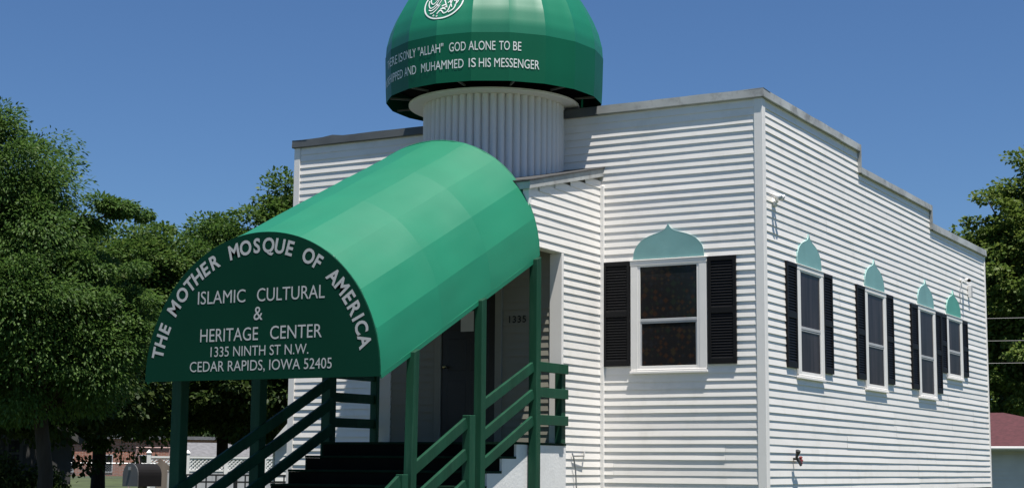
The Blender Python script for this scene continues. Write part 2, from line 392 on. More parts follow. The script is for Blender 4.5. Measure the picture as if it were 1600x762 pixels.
# ---- windows, shutters, arches
def window(Pf, ztop, zbot, pane_m, zmid):
    """Pf(a, d, z): a along the wall, d out of it"""
    def bx(b, a0, a1, d0, d1, z0, z1):
        P = [Pf(a0,d0,z0),Pf(a1,d0,z0),Pf(a1,d1,z0),Pf(a0,d1,z0),Pf(a0,d0,z1),Pf(a1,d0,z1),Pf(a1,d1,z1),Pf(a0,d1,z1)]
        b.add(P, [(0,3,2,1),(4,5,6,7),(0,1,5,4),(1,2,6,5),(2,3,7,6),(3,0,4,7)])
    b = MB()
    W = .545
    bx(b, -W, -W+.104, 0, .040, zbot+.055, ztop-.075); bx(b, W-.104, W, 0, .040, zbot+.055, ztop-.075)
    bx(b, -W-.006, W+.006, 0, .043, ztop-.075, ztop-.012); bx(b, -W-.014, W+.014, 0, .052, ztop-.012, ztop)
    win = b.build('window', M['trim'], mosque, bevel=.003)
    b = MB(); bx(b, -W-.012, W+.012, .0, .053, zbot, zbot+.032); bx(b, -W+.004, W-.004, 0, .046, zbot+.032, zbot+.056)
    b.build('sill', M['trim'], win, bevel=.004)
    g0, g1 = zbot+.056, ztop-.075
    b = MB()       # outer stop and two sliding sashes
    for a0, a1 in ((-W+.104, -W+.138), (W-.138, W-.104)): bx(b, a0, a1, .004, .034, g0, g1)
    bx(b, -W+.138, W-.138, .004, .034, g1-.022, g1)
    bx(b, -W+.138, W-.138, .006, .030, g0, g0+.045)
    b.build('frame', M['trim'], win, bevel=.002)
    b = MB()
    bx(b, -W+.138, W-.138, .020, .031, zmid-.018, zmid+.020); bx(b, -W+.138, W-.138, .020, .027, zmid-.042, zmid-.022)
    for a0, a1 in ((-W+.138, -W+.158), (W-.158, W-.138)): bx(b, a0, a1, .020, .026, g0+.045, zmid-.042)
    b.build('sash', M['fence_grey'], win, bevel=.002)
    for lo, hi, d in ((g0+.045, zmid-.042, .0185), (zmid+.020, g1-.022, .0225)):
        b = MB(); bx(b, -W+.139, W-.139, d-.004, d, lo, hi); b.build('pane', M[pane_m], win)
    return win
ONION = [(1.0,0),(1.0,.10),(.985,.20),(.95,.31),(.88,.42),(.78,.53),(.66,.61),(.53,.67),(.40,.715),(.28,.75),(.18,.79),(.10,.84),(.05,.90),(.02,.96),(.0,1.0)]
def arch(Pf, zb, W, H, m):
    b = MB(); pts = [(W*a, zb+H*h) for a, h in ONION]; pts = pts + [(-a, z) for a, z in pts[-2::-1]]
    n = len(pts); P = [Pf(a, .004, z) for a, z in pts] + [Pf(a, .026, z) for a, z in pts]
    b.add(P, [tuple(range(n)), tuple(range(2*n-1, n-1, -1))] + [(i, (i+1) % n, n+(i+1) % n, n+i) for i in range(n)])
    o = b.build('window_arch', m, mosque)
    # pale raw edge of the cut panel
    b = MB()
    for i in range(n-1):
        (a0, z0), (a1, z1) = pts[i], pts[i+1]
        b.tube([Pf(a0, .024, z0), Pf(a1, .024, z1)], .0042, 5)
    b.build('edging', M['teal_edge'], o)
    return o
M['teal_edge'] = mat('pale_teal_edge', (.36, .52, .50), .6)
def shutter(Pf, a0, a1, z0, z1):
    def bx(b, a0, a1, d0, d1, z0, z1):
        P = [Pf(a0,d0,z0),Pf(a1,d0,z0),Pf(a1,d1,z0),Pf(a0,d1,z0),Pf(a0,d0,z1),Pf(a1,d0,z1),Pf(a1,d1,z1),Pf(a0,d1,z1)]
        b.add(P, [(0,3,2,1),(4,5,6,7),(0,1,5,4),(1,2,6,5),(2,3,7,6),(3,0,4,7)])
    b = MB(); s = .045; zm = (z0+z1)/2
    bx(b, a0, a0+s, .008, .042, z0, z1); bx(b, a1-s, a1, .008, .042, z0, z1)
    for zz, h in ((z0, .075), (zm-.045, .08), (z1-.06, .06)): bx(b, a0+s, a1-s, .008, .0405, zz, zz+h)
    bx(b, a0+s, a1-s, .008, .018, z0+.02, z1-.02)
    sh = b.build('shutter', M['black_shutter'], mosque, bevel=.003)
    b = MB()
    for lo, hi in ((z0+.075, zm-.045), (zm+.035, z1-.06)):
        n = int((hi-lo)/.036)
        for i in range(n):
            z = lo + (hi-lo)*(i+.1)/n
            P = [Pf(a0+s,.036,z),Pf(a1-s,.036,z),Pf(a1-s,.020,z+.030),Pf(a0+s,.020,z+.030)]
            b.add(P+[Pf(a0+s,.031,z-.002),Pf(a1-s,.031,z-.002)], [(0,1,2,3),(0,4,5,1)])
    b.build('louvre', M['black_shutter'], sh)
Ff = lambda c: (lambda a, d, z: Vector((c+a, -.002-d, z)))
Fs = lambda c: (lambda a, d, z: Vector((.002+d, c+a, z)))
def window_set(F, zbot, pane, zmid, sb, st=4.366, archm='teal', la=(-.955,-.558), ra=(.560,.955)):
    window(F, 4.372, zbot, M and pane, zmid)
    arch(F, 4.384, .508, .455, M[archm])
    shutter(F, la[0], la[1], sb, st); shutter(F, ra[0], ra[1], sb, st)
window_set(Ff(-1.318), 2.855, 'stained', 3.56, 2.962)
window_set(Fs(1.742), 2.825, 'screen', 3.515, 2.955)
window_set(Fs(4.80), 2.805, 'screen', 3.515, 2.955)
window_set(Fs(7.755), 2.805, 'screen', 3.515, 2.945, st=4.345, ra=(.560,.935))
window_set(Fs(9.630), 3.225, 'screen', 3.73, 3.32, st=4.345, archm='teal_deep', la=(-.93,-.558))

# ---- entrance block
def roofz(y): return 5.168 + (y-YF)*(5.655-5.168)/(0-YF)      # underside of the sloped porch roof
b = MB()
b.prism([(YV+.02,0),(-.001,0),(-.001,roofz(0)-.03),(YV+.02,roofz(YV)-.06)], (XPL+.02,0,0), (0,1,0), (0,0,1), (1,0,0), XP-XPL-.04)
b.build('porch_wall', M['cream_shaded'], mosque)
b = MB(); b.box(XPL+.004, XP-.004, YV+.004, -.0045, 0, ZB-.02); b.build('foundation', M['foundation'], mosque)
def vest_iv(zl, zh):
    ylim = YF + .02 if zh <= roofz(YF)-.05 else max(YF+.02, YF+(zh-5.12)/(5.655-5.168)*2.06)
    if zl < 4.36: return [(YV, -.001)]
    return [(ylim, -.001)] if ylim < -.1 else []
siding((XP,0,0), (0,1,0), (1,0,0), vest_iv, ZB, 5.60, 11)
siding((XPL,0,0), (0,1,0), (-1,0,0), vest_iv, ZB, 5.60, 12)
# panels over the open sides of the porch, and its ceiling
for X_, s in ((XP, 1), (XPL, -1)):
    b = MB(); xa, xb = sorted((X_-s*.003, X_-s*.13))
    b.prism([(YF+.003,4.362),(YV+.018,4.362),(YV+.018,roofz(YV)-.06),(YF+.003,roofz(YF)-.06)], (xa,0,0), (0,1,0), (0,0,1), (1,0,0), xb-xa)
    b.build('porch_header', M['trim'], mosque)
b = MB(); b.box(XPL+.131, XP-.131, YF+.004, YF+.12, 4.37, roofz(YF)-.06); b.build('porch_header', M['trim'], mosque)
b = MB(); b.box(XPL+.131, XP-.131, YF+.121, YV+.019, 4.46, 4.50); b.build('porch_ceiling', M['cream_shaded'], mosque)
for xa, xb in ((XP-.075, XP+.014), (XPL-.014, XPL+.075)): b = MB(); b.box(xa, xb, YF-.016, YF+.05, 4.34, 5.10); b.build('corner_board', M['trim'], mosque, bevel=.003)
# front wall boards and corner boards of the entrance block
siding((0,YV,0), (1,0,0), (0,-1,0), lambda a, c: [(XPL+.15, -4.22)], 1.93, 4.46, 13, m=M['cream_shaded'])
siding((0,YV,0), (1,0,0), (0,-1,0), lambda a, c: [(-3.20, XP-.155)], 1.93, 4.46, 15, m=M['cream_shaded'])
siding((0,YV,0), (1,0,0), (0,-1,0), lambda a, c: [(-4.22,-3.20)], 4.13, 4.46, 14, m=M['cream_shaded'])
for X_, s in ((XP, 1), (XPL, -1)):
    b = MB(); xa, xb = sorted((X_-s*.158, X_+s*.020)); b.box(xa, xb, YV-.026, YV+.002, 1.925, 4.36)
    xa, xb = sorted((X_+s*.002, X_+s*.0195)); b.box(xa, xb, YV+.002, YV+.03, 1.92, 4.358); b.build('corner_board', M['trim'], mosque, bevel=.003)
b = MB()
for a, c in ((-4.22,-4.12), (-3.29,-3.19)): b.box(a, c, YV-.035, YV-.002, 1.935, 4.13)
b.box(-4.22, -3.19, YV-.040, YV-.002, 4.03, 4.14)
dframe = b.build('door_frame', M['cream_shaded'], mosque, bevel=.004)
b = MB(); b.box(-4.12, -3.29, YV-.012, YV-.001, 1.94, 4.03)
for x0, x1 in ((-4.02,-3.74), (-3.67,-3.39)):
    for z0, z1 in ((2.12,2.75), (2.88,3.30), (3.42,3.9)): b.box(x0, x1, YV-.018, YV-.011, z0, z1)
door = b.build('door', M['door'], mosque, bevel=.004)
b = MB(); b.tube([(-4.04,YV-.012,2.93),(-4.04,YV-.06,2.93)], .014, 8); b.lathe((-4.04,YV-.07,2.905), [(0,0),(.02,.006),(.028,.025),(.02,.044),(0,.05)], 12)
b.build('door_knob', M['brass'], door, smooth=True)
# house number
v, f, w = text_geo('1335', .02, 1.15)
b = MB(); k = .092
b.add([Vector((-3.085 + x*k*1.0, YV-.021, 3.485 + y*k)) for x, y in v], f); b.build('house_number', M['iron'], mosque)
# roof over the entrance block
b = MB(); x0, x1 = XPL-.06, XP+.062
y0_, y1_ = YF-.07, .03
b.prism([(y0_, roofz(y0_)+.012), (y1_, roofz(y1_)+.012), (y1_, roofz(y1_)+.03), (y0_, roofz(y0_)+.03)], (x0,0,0), (0,1,0), (0,0,1), (1,0,0), x1-x0)
proof = b.build('porch_roof', M['roof'], mosque)
b = MB()
for xa in (XP+.020, XPL-.045):
    b.prism([(y0_+.02, roofz(y0_)-.085), (y1_-.03, roofz(y1_)-.105), (y1_-.03, roofz(y1_)+.010), (y0_+.02, roofz(y0_)+.010)], (xa,0,0), (0,1,0), (0,0,1), (1,0,0), .026)
b.box(XPL-.018, XP+.018, y0_+.022, y0_+.045, roofz(y0_)-.085, roofz(y0_)+.008)
b.build('fascia', mat('weathered_fascia', (.42, .43, .42), .7, var=.2, scale=3, dirt=(.10,.08,.07), dirt_amt=.6), proof)

# ---- tower and dome
b = MB(); nfl = 55; seg = 6
prof_ang = []
for i in range(nfl):
    for j in range(seg):
        t = (i + j/seg)/nfl*2*PI; r = .925 + .060*math.sin(PI*(j+.0)/seg)**.6
        prof_ang.append((t, r))
n = len(prof_ang)
for z in (5.0, 5.5, 6.0, 6.57):
    for t, r in prof_ang: b.v.append((X0+r*math.sin(t), Y0-r*math.cos(t), z))
for l in range(3):
    for i in range(n): b.f.append((l*n+i, l*n+(i+1)%n, (l+1)*n+(i+1)%n, (l+1)*n+i))
tower = b.build('tower', M['tower'], mosque)
b = MB(); b.lathe((X0,Y0,0), [(.5,6.571),(1.185,6.571),(1.19,6.576),(1.19,6.60),(.5,6.602)], 72); b.build('soffit_ring', M['trim'], tower)

NG = 19; TH0 = R(-.6)
def facet(t, k=.85):
    w = 2*PI/NG; p = ((t-TH0) % w) - w/2
    return 1 + k*(math.cos(w/2)/math.cos(p) - 1)
def dome_r(z):
    pts = [(6.61,1.498),(6.80,1.508),(7.25,1.520),(7.40,1.512),(7.60,1.462),(7.79,1.385),(7.95,1.30),(8.09,1.215),(8.25,1.09),(8.4,.95),(8.55,.78),(8.7,.58),(8.82,.40),(8.95,.22),(9.1,.10),(9.3,.03)]
    for (z0, r0), (z1, r1) in zip(pts, pts[1:]):
        if z0 <= z <= z1: return r0 + (r1-r0)*(z-z0)/(z1-z0)
    return pts[-1][1]
def dpt(t, z, off=0., k=.85):
    r = dome_r(z)*facet(t, k) + off
    return Vector((X0 + r*math.sin(t), Y0 - r*math.cos(t), z))
def gore_shell(z0, z1, nz, off, k, pucker=0.):
    b = MB(); b.sharp = True; na = 8
    for g in range(NG):
        base = len(b.v)
        for iz in range(nz+1):
            z = z0 + (z1-z0)*iz/nz
            for ia in range(na+1):
                f_ = ia/na; t = TH0 + (g+f_)*2*PI/NG
                q = 1 - abs(2*f_-1)
                pk = pucker*(min(1, q*5)) * (.5 + .5*noise.noise(Vector((g*3.1, z*2.0, 0))))
                b.v.append(tuple(dpt(t, z, off-pk, k)))
        for iz in range(nz):
            for ia in range(na):
                a = base + iz*(na+1)+ia; b.f.append((a, a+1, a+na+2, a+na+1))
    return b
dome = gore_shell(7.25, 9.3, 40, 0, .85, .012).build('dome', M['dome'], mosque, smooth=True)
band = gore_shell(6.61, 7.256, 8, .006, .75, .004).build('band', M['band'], dome, smooth=True)
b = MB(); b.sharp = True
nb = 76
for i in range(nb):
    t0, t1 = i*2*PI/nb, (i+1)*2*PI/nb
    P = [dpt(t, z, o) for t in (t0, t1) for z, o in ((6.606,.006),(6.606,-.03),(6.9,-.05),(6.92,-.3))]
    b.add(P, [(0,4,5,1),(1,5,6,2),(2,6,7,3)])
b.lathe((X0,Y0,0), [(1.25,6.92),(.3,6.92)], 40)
b.build('lining', M['dark'], dome)  # black colour stands in for shade in the hollow dome
for i in range(12):
    t = 2*PI*(i+.35)/12; b = MB()
    b.beam((X0+1.17*math.sin(t), Y0-1.17*math.cos(t), 6.635), (X0+1.46*math.sin(t), Y0-1.46*math.cos(t), 6.635), .024, .024)
    b.build('strut', M['strut'], dome)
# writing round the band, word by word: (word, left angle, right angle, baseline)
W1 = [('THERE',-47.5,-30.9),('IS',-29.1,-25.1),('ONLY',-24.3,-14.1),('"ALLAH"',-12.6,3.4),('GOD',6.6,15.5),('ALONE',17.0,30.4),('TO',32.2,37.5),('BE',39.2,43.4)]
W2 = [('WORSHIPPED',-55.5,-25.0),('AND',-23.2,-13.9),('MUHAMMED',-10.4,14.4),('IS',17.1,20.7),('HIS',22.2,28.2),('MESSENGER',29.9,53.0)]
for words, zb in ((W1, 7.018), (W2, 6.790)):
    for wd, a0, a1 in words:
        b = MB(); b.sharp = True
        v, f, w = text_geo(wd, .0)
        b.add([dpt(R(a0 + (a1-a0)*x/w), zb + y*.118, .0095, .75) for x, y in v], f)
        b.build('lettering', M['white_letter'], dome)
# round calligraphic emblem on the dome: ring and sweeping pen strokes
EZ, ER = 7.735, .300
def ept(a, h, off=.004):
    # (a, h): metres right and up from the emblem's centre, measured on the dome
    z = EZ + h*.80; return dpt(R(0.2) + a/dome_r(z), z, off, .85)
def ribbon(b, pts, w0, w1=None):
    w1 = w0 if w1 is None else w1; n_ = len(pts); base = len(b.v)
    for i, (x, y) in enumerate(pts):
        x0_, y0__ = pts[max(0, i-1)]; x1_, y1__ = pts[min(n_-1, i+1)]
        dx, dy = x1_-x0_, y1__-y0__; L = math.hypot(dx, dy) or 1
        w = (w0 + (w1-w0)*i/(n_-1))/2*(1 if 0 < i < n_-1 else .6)
        for s in (1, -1): b.v.append(tuple(ept(x - s*dy/L*w, y + s*dx/L*w)))
    for i in range(n_-1): q = base+2*i; b.f.append((q, q+2, q+3, q+1))
def curve(P, n_=14):    # Catmull-Rom through points
    P = [P[0]] + P + [P[-1]]; out = []
    for i in range(1, len(P)-2):
        for j in range(n_):
            t = j/n_; p = []
            for c in (0, 1):
                a, b_, c_, d = P[i-1][c], P[i][c], P[i+1][c], P[i+2][c]
                p.append(.5*(2*b_ + (c_-a)*t + (2*a-5*b_+4*c_-d)*t*t + (3*b_-a-3*c_+d)*t**3))
            out.append(tuple(p))
    out.append(P[-2]); return out
b = MB(); b.sharp = True
ribbon(b, [(ER*math.cos(2*PI*i/96), ER*math.sin(2*PI*i/96)) for i in range(97)], .022)
S = .25
strokes = [
    [(-.95,.30),(-.92,-.05),(-.75,-.30),(-.5,-.22),(-.30,.10),(-.22,.5)],
    [(-.90,.60),(-.80,.15),(-.62,-.02),(-.42,.15),(-.30,.55)],
    [(-.85,-.42),(-.62,-.50),(-.35,-.30),(-.12,.05),(-.08,.55)],
    [(-.70,-.72),(-.48,-.70),(-.25,-.45),(-.10,-.15)],
    [(-.20,-.85),(-.02,-.62),(.10,-.70),(.22,-.85),(.42,-.72),(.50,-.35),(.55,.2),(.50,.8)],
    [(-.05,.55),(.15,.05),(.35,-.45)], [(.20,.75),(.38,.25),(.62,-.45)], [(.62,.75),(.52,.2),(.34,-.1)],
    [(.45,-.80),(.72,-.62),(.82,-.25),(.80,.35)], [(.92,.30),(.90,-.05),(.76,-.35)],
    [(.02,-.30),(.18,-.22),(.30,-.30),(.22,-.42),(.04,-.40)], [(-.10,.92),(.10,.75),(.35,.9)], [(-.6,.75),(-.35,.62),(-.1,.75)],
    [(-.02,-.52),(.16,-.50),(.30,-.58)], [(.30,.45),(.42,.6),(.62,.55)], [(-.35,-.08),(-.28,-.22),(-.16,-.24)]]
for s_ in strokes: ribbon(b, [(x*S, y*S) for x, y in curve(s_)], .020, .011)
for x, y in ((-.42,-.92),(-.18,-1.0),(.05,.3),(-.55,.35),(.72,.05)):
    ribbon(b, [((x+.05*math.cos(i))*S, (y+.05*math.sin(i))*S) for i in (0, 1.5, 3.1, 4.7, 6.2)], .014)
b.build('emblem', M['white_letter'], dome)

# ------------------------------------------------------------------ canopy over the stairs
XC = -3.767; RC = 1.605
YA, ZA = -2.062, 4.212          # back end of the spring line
YE, ZE = -5.528, 2.560          # front end
canopy = thing('entrance_canopy', 'sloping green barrel canopy with dark half round sign panel over the entrance stairs', 'canopy', (XC, -3.8, 0))
bounds = [0, 17.5, 34.5, 53, 71.5, 90, 108.5, 127, 145.5, 162.5, 180]
ribs = [0, .345, .655, 1.0]
b = MB(); b.sharp = True
def cpt(phi, s, rr):
    y = YA + (YE-YA)*s; z = ZA + (ZE-ZA)*s
    return (XC + rr*math.cos(R(phi)), y, z + rr*math.sin(R(phi)))
for (p0, p1) in zip(bounds, bounds[1:]):
    for (s0, s1) in zip(ribs, ribs[1:]):
        base = len(b.v); na, ns = 6, 8
        for i in range(ns+1):
            fs = i/ns; s = s0 + (s1-s0)*fs
            for j in range(na+1):
                fa = j/na; phi = p0 + (p1-p0)*fa; hw = R((p1-p0)/2)
                chord = RC*math.cos(hw)/math.cos(R(phi-(p0+p1)/2))
                soft = .78 if (p0 in (34.5, 127) or p1 in (71.5, 145.5) or p0 == 53) else .66
                rr = chord + (RC-chord)*soft
                edge = min(fa, 1-fa)*2
                rr -= .018*4*fs*(1-fs)*(.35+.65*edge) - .009*noise.noise(Vector((phi*.05, s*7, 3))) + .004*noise.noise(Vector((phi*.16, s*22, 8)))
                b.v.append(cpt(phi, s, rr))
        for i in range(ns):
            for j in range(na):
                a = base + i*(na+1)+j; b.f.append((a, a+1, a+na+2, a+na+1))
cover = b.build('cover', M['canopy'], canopy, smooth=True)
# hems along both spring lines and the back edge
b = MB()
for sx in (1, -1):
    x = XC + sx*(RC-.012); b.beam((x, YA, ZA-.018), (x, YE, ZE-.018), .022, .05)
b.tube([cpt(p, 0, RC-.006) for p in range(0, 181, 6)], .011, 6); b.tube([cpt(p, 1, RC-.010) for p in range(0, 181, 6)], .009, 6)
b.build('hem', M['canopy'], cover)
# frame inside
b = MB()
for s in ribs: b.tube([cpt(p, min(.985, max(.012, s)), RC-.06) for p in range(0, 181, 9)], .016, 6)
for p in bounds: b.tube([cpt(p, .01, RC-.045), cpt(p, .985, RC-.045)], .012, 6)
b.build('canopy_frame', M['grey_metal'], canopy)
# sign panel
b = MB(); pts = [((RC-.006)*math.cos(R(p)), (RC-.006)*math.sin(R(p))) for p in range(0, 181, 3)]
b.prism([(x, z) for x, z in [(pts[0][0], -.02)] + pts + [(pts[-1][0], -.02)]], (XC, YE-.030, ZE), (1,0,0), (0,0,1), (0,1,0), .028)
sign = b.build('sign_panel', M['canopy_dark'], canopy)
YS = YE - .033
def line(body, x0, x1, zb, cap, bold=.0, sp=1.):
    """one line on the sign; every word becomes a mesh of its own"""
    v, f, w = text_geo(body, bold, sp); words = body.split()
    if len(words) == 1: groups = [f]
    else:                                   # faces sorted into words at the widest gaps
        fx = sorted((min(v[i][0] for i in q), max(v[i][0] for i in q)) for q in f); gaps = []; hi = fx[0][1]
        for lo, h in fx[1:]:
            if lo > hi: gaps.append((lo-hi, (lo+hi)/2))
            hi = max(hi, h)
        cuts = sorted(g[1] for g in sorted(gaps)[-(len(words)-1):]); groups = [[] for _ in words]
        for q in f:
            m_ = sum(v[i][0] for i in q)/len(q); groups[sum(m_ > c for c in cuts)].append(q)
    for g in groups:
        b = MB(); b.sharp = True; ids = sorted({i for q in g for i in q}); mp = {k: n for n, k in enumerate(ids)}
        b.add([Vector((x0 + (x1-x0)*v[k][0]/w, YS, zb + v[k][1]*cap)) for k in ids], [tuple(mp[i] for i in q) for q in g])
        b.build('lettering', M['letter_grey'], sign)
line('ISLAMIC', -4.632, -3.960, 3.392, .142); line('CULTURAL', -3.800, -2.888, 3.392, .142)
line('&', -3.838, -3.715, 3.188, .148)
line('HERITAGE', -4.580, -3.770, 2.968, .142); line('CENTER', -3.605, -2.915, 2.972, .142)
line('1335 NINTH ST N.W.', -4.425, -3.085, 2.800, .108)
line('CEDAR RAPIDS, IOWA 52405', -4.715, -2.776, 2.638, .112)
ARC = [('T',168.0),('H',162.4),('E',156.6),('M',146.4),('O',139.0),('T',133.0),('H',127.7),('E',122.3),('R',116.3),('M',104.9),('O',98.4),('S',92.2),('Q',85.8),('U',79.6),('E',74.0),('O',63.2),('F',57.5),('A',46.9),('M',40.6),('E',34.6),('R',28.9),('I',24.7),('C',20.2),('A',14.0)]
b = MB(); b.sharp = True
for ci_, (ch, ang) in enumerate(ARC):
    if ci_ in (3, 9, 15, 17): b.build('lettering', M['letter_grey'], sign); b = MB(); b.sharp = True
    v, f, w = text_geo(ch, .028); k = .165; r0 = 1.45 - k/2; a = R(ang); up = (math.cos(a), math.sin(a)); rt = (math.sin(a), -math.cos(a))
    for _ in (0,):
        b.add([Vector((XC + up[0]*(r0+y*k) + rt[0]*(x-w/2)*k*.92, YS, ZE + up[1]*(r0+y*k) + rt[1]*(x-w/2)*k*.92)) for x, y in v], f)
b.build('lettering', M['letter_grey'], sign)
# posts
XR_, XLS = -2.163, -5.370
for x in (XR_, XLS):
    for y in ((-2.165, -3.49, -4.94) if x == XR_ else (-1.98, -3.467, -4.94)):
        zt = ZA + (ZE-ZA)*(max(0, min(1, (y-YA)/(YE-YA)))) + .03
        b = MB(); w = (.056 if y > -3 else .052) if x == XR_ else .072
        lean = .0 if y > -4 else (.035 if x == XR_ else 0)
        P = [(x-w, y-w), (x+w, y-w), (x+w, y+w), (x-w, y+w)]
        b.add([(px, py-lean, 0.) for px, py in P] + [(px, py+lean*.6, zt - (.04 if k in (0,1) else 0)) for k, (px, py) in enumerate(P)],
              [(0,3,2,1),(4,5,6,7),(0,1,5,4),(1,2,6,5),(2,3,7,6),(3,0,4,7)])
        b.build('post', M['green_wood'], canopy, bevel=.006)

# ------------------------------------------------------------------ stairs
stairs = thing('entrance_stairs', 'white concrete entrance stairs with green treads and green board handrails', 'stairs', (-3.767, -3.6, 0))
SX0, SX1 = -5.10, -2.236
YT = -2.485; ZP = 1.918; RISE = .1743; RUN = .349
prof = [(YV-.03, 0), (YV-.03, ZP-.03)]
prof.append((YT, ZP-.03))
z = ZP-.03; y = YT
while z - RISE > .01:
    z -= RISE; prof.append((y, z)); y -= RUN; prof.append((y, z))
prof.append((y, 0))
for xa in (SX1-.03, SX0):
    b = MB(); b.prism(prof, (xa,0,0), (0,1,0), (0,0,1), (1,0,0), .03); b.build('side_wall', M['concrete_white' if xa > -3 else 'green_tread_shaded'], stairs)  # left wall reuses the darkened tread colour
b = MB()
pin = [(yy, zz-.002 if zz > 0 else zz) for yy, zz in prof]
b.prism(pin, (SX0+.031,0,0), (0,1,0), (0,0,1), (1,0,0), SX1-SX0-.062); b.build('riser', M['dark'], stairs)  # risers coloured near-black to imitate shade below the canopy
b = MB(); b.box(SX0+.01, SX1+.006, YT-.028, YV-.031, ZP-.029, ZP); b.build('landing', M['green_tread_shaded'], stairs)
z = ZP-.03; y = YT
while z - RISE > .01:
    z -= RISE; b = MB(); b.box(SX0+.01, SX1+.004, y-RUN-.028, y-.003, z+.001, z+.030); y -= RUN; b.build('tread', M['green_tread_shaded'], stairs, bevel=.004)
def board(p, q, th=.12, name='handrail'):
    h = MB(); h.beam(p, q, .042, th, (1,0,0)); return h.build(name, M['green_wood'], stairs, bevel=.004)
def newel(x, y0, y1, z0, z1, w=.05):
    h = MB(); h.box(x-w, x+w, y0, y1, z0, z1); return h.build('newel_post', M['green_wood'], stairs, bevel=.006)
# right hand side: short boards between the posts, stepping down
x = XR_
for zt0, zt1 in ((2.885,2.372), (2.555,2.022), (2.232,1.690)): board((x, -2.225, zt0-.055), (x, -3.43, zt1-.055), .118)
for zt0, zt1 in ((2.165,1.640), (1.815,1.290), (1.470,.95)): board((x, -3.80, zt0-.06), (x, -4.89, zt1-.06), .125)
for zt0, zt1 in ((1.52,1.00), (1.17,.65), (.82,.30)): board((x, -5.16, zt0-.06), (x, -6.05, zt1-.06), .125)
for zt in (2.905, 2.590, 2.255): board((x, -2.105, zt-.062), (x, -1.30, zt-.058), .122)
newel(x-.075, -1.40, -1.29, ZP, 2.89); newel(x, -3.79, -3.665, 0, 2.195, .052); newel(x, -5.155, -5.045, 0, 1.53, .045); newel(x, -6.14, -6.05, 0, 1.02, .045)
# left hand side: three long unbroken boards
x = XLS + .085
for zt in (2.80, 2.50, 2.16): board((x, -2.00, zt-.05), (x, -6.02, zt-.05-.475*4.02), .135)
for zt in (2.895, 2.585, 2.250): board((XLS, -2.02, zt-.062), (XLS, -.93, zt-.058), .125)
newel(XLS, -.93, -.82, 0, 2.93, .055); newel(x, -6.12, -6.02, 0, 1.02, .045)


# ------------------------------------------------------------------ small things fixed to the mosque
b = MB(); b.box(-3.82, -3.62, YV-.0225, YV-.0195, 3.395, 3.665); tag(b.build('paper_notice', M['paper']), 'pale paper notice taped to the dark entrance door', 'notice')
t = thing('floodlight', 'white twin floodlight high on the side wall near the front corner', 'light', (.01, .40, 5.09))
b = MB(); b.lathe((0,0,0), [(0,-.01),(.05,-.01),(.055,.02),(.02,.03),(0,.03)], 16)
b.v = [(.018+z, .40+x, 5.08+y) for x, y, z in b.v]; b.build('mount', M['white_plastic'], t, smooth=True)
for dy, dz in ((-.055, .05), (.05, .06)):
    c = Vector((.10, .36+dy, 5.10+dz)); d = Vector((.75, dy*3.4, -.35)).normalized()
    b = MB(); b.tube([(.03,.40,5.08), (.06,.385+dy*.4,5.09), c-d*.06], .013, 6); b.build('arm', M['white_plastic'], t, smooth=True)
    b = MB(); b.tube([c-d*.065, c-d*.05, c-d*.0, c+d*.045, c+d*.05], [.016,.028,.034,.046,.043], 14); l = b.build('lamp_head', M['white_plastic'], t, smooth=True)
    b = MB(); b.tube([c+d*.0505, c+d*.056], [.041,.022], 14); b.build('lens', M['lens'], l, smooth=True)
t = thing('security_camera', 'small white and black security camera on the side wall above the rearmost window', 'camera', (0, 10.37, 5.05))
b = MB(); b.box(.016, .030, 10.285, 10.355, 5.04, 5.115); b.build('base', M['white_plastic'], t, bevel=.004)
b = MB(); b.tube([(.03,10.32,5.08),(.09,10.33,5.07),(.11,10.34,5.09)], .009, 8); b.build('bracket', M['white_plastic'], t)
b = MB(); b.tube([(.08,10.40,5.11),(.16,10.28,5.085)], .034, 12); b.build('housing', M['white_plastic'], t)
b = MB(); b.tube([(.16,10.28,5.085),(.176,10.256,5.08)], [.033,.030], 12); b.build('lens', M['iron'], t)
b = MB(); b.tube([(.028,10.22,5.02),(.026,10.12,4.83),(.026,10.16,4.66)], .006, 6); b.build('thin_line', M['grey_metal'], t)  # thin grey tube down the wall below the camera
t = thing('junction_box', 'small white junction box on the side wall right of the security camera', 'junction box', (0, 10.83, 4.90))
b = MB(); b.box(.016, .075, 10.78, 10.87, 4.83, 5.06); b.build('box', M['white_plastic'], t, bevel=.006)
b = MB(); b.box(.0755, .084, 10.787, 10.863, 4.84, 5.05); b.build('lid', M['fence_grey'], t, bevel=.003)
t = thing('hose_tap', 'black and red hose tap low on the side wall near the front corner', 'tap', (0, .97, 1.72))
b = MB(); b.tube([(.0,1.0,1.755),(.07,.99,1.755)], .016, 8); b.tube([(.07,.985,1.76),(.10,.98,1.72),(.125,.975,1.665)], [.024,.022,.016], 8); b.build('spout', M['iron'], t)
b = MB(); b.tube([(.06,.965,1.745),(.095,.93,1.82),(.11,.915,1.86)], [.012,.026,.036], 8); b.build('stem', M['iron'], t)
b = MB()
for k in range(6):
    a = k*PI/3; c = Vector((.085, 1.055, 1.735)); b.tube([c, c+Vector((.012, .055*math.cos(a), .055*math.sin(a)))], [.017,.015], 6)
b.build('handle', M['red_paint'], t)
t = thing('wall_pipe', 'thin grey conduit with a side bracket on the entrance block wall', 'pipe', (XP+.03, -.9, 1.6))
b = MB(); b.tube([(XP+.03,-.90,1.80),(XP+.045,-.885,1.74),(XP+.05,-.845,1.60),(XP+.05,-.80,1.20),(XP+.05,-.79,.05)], .010, 8); b.build('conduit', M['grey_metal'], t)
b = MB(); b.tube([(XP+.04,-.89,1.765),(XP+.06,-.62,1.77),(XP+.02,-.53,1.83)], .010, 8); b.build('bracket', M['grey_metal'], t)

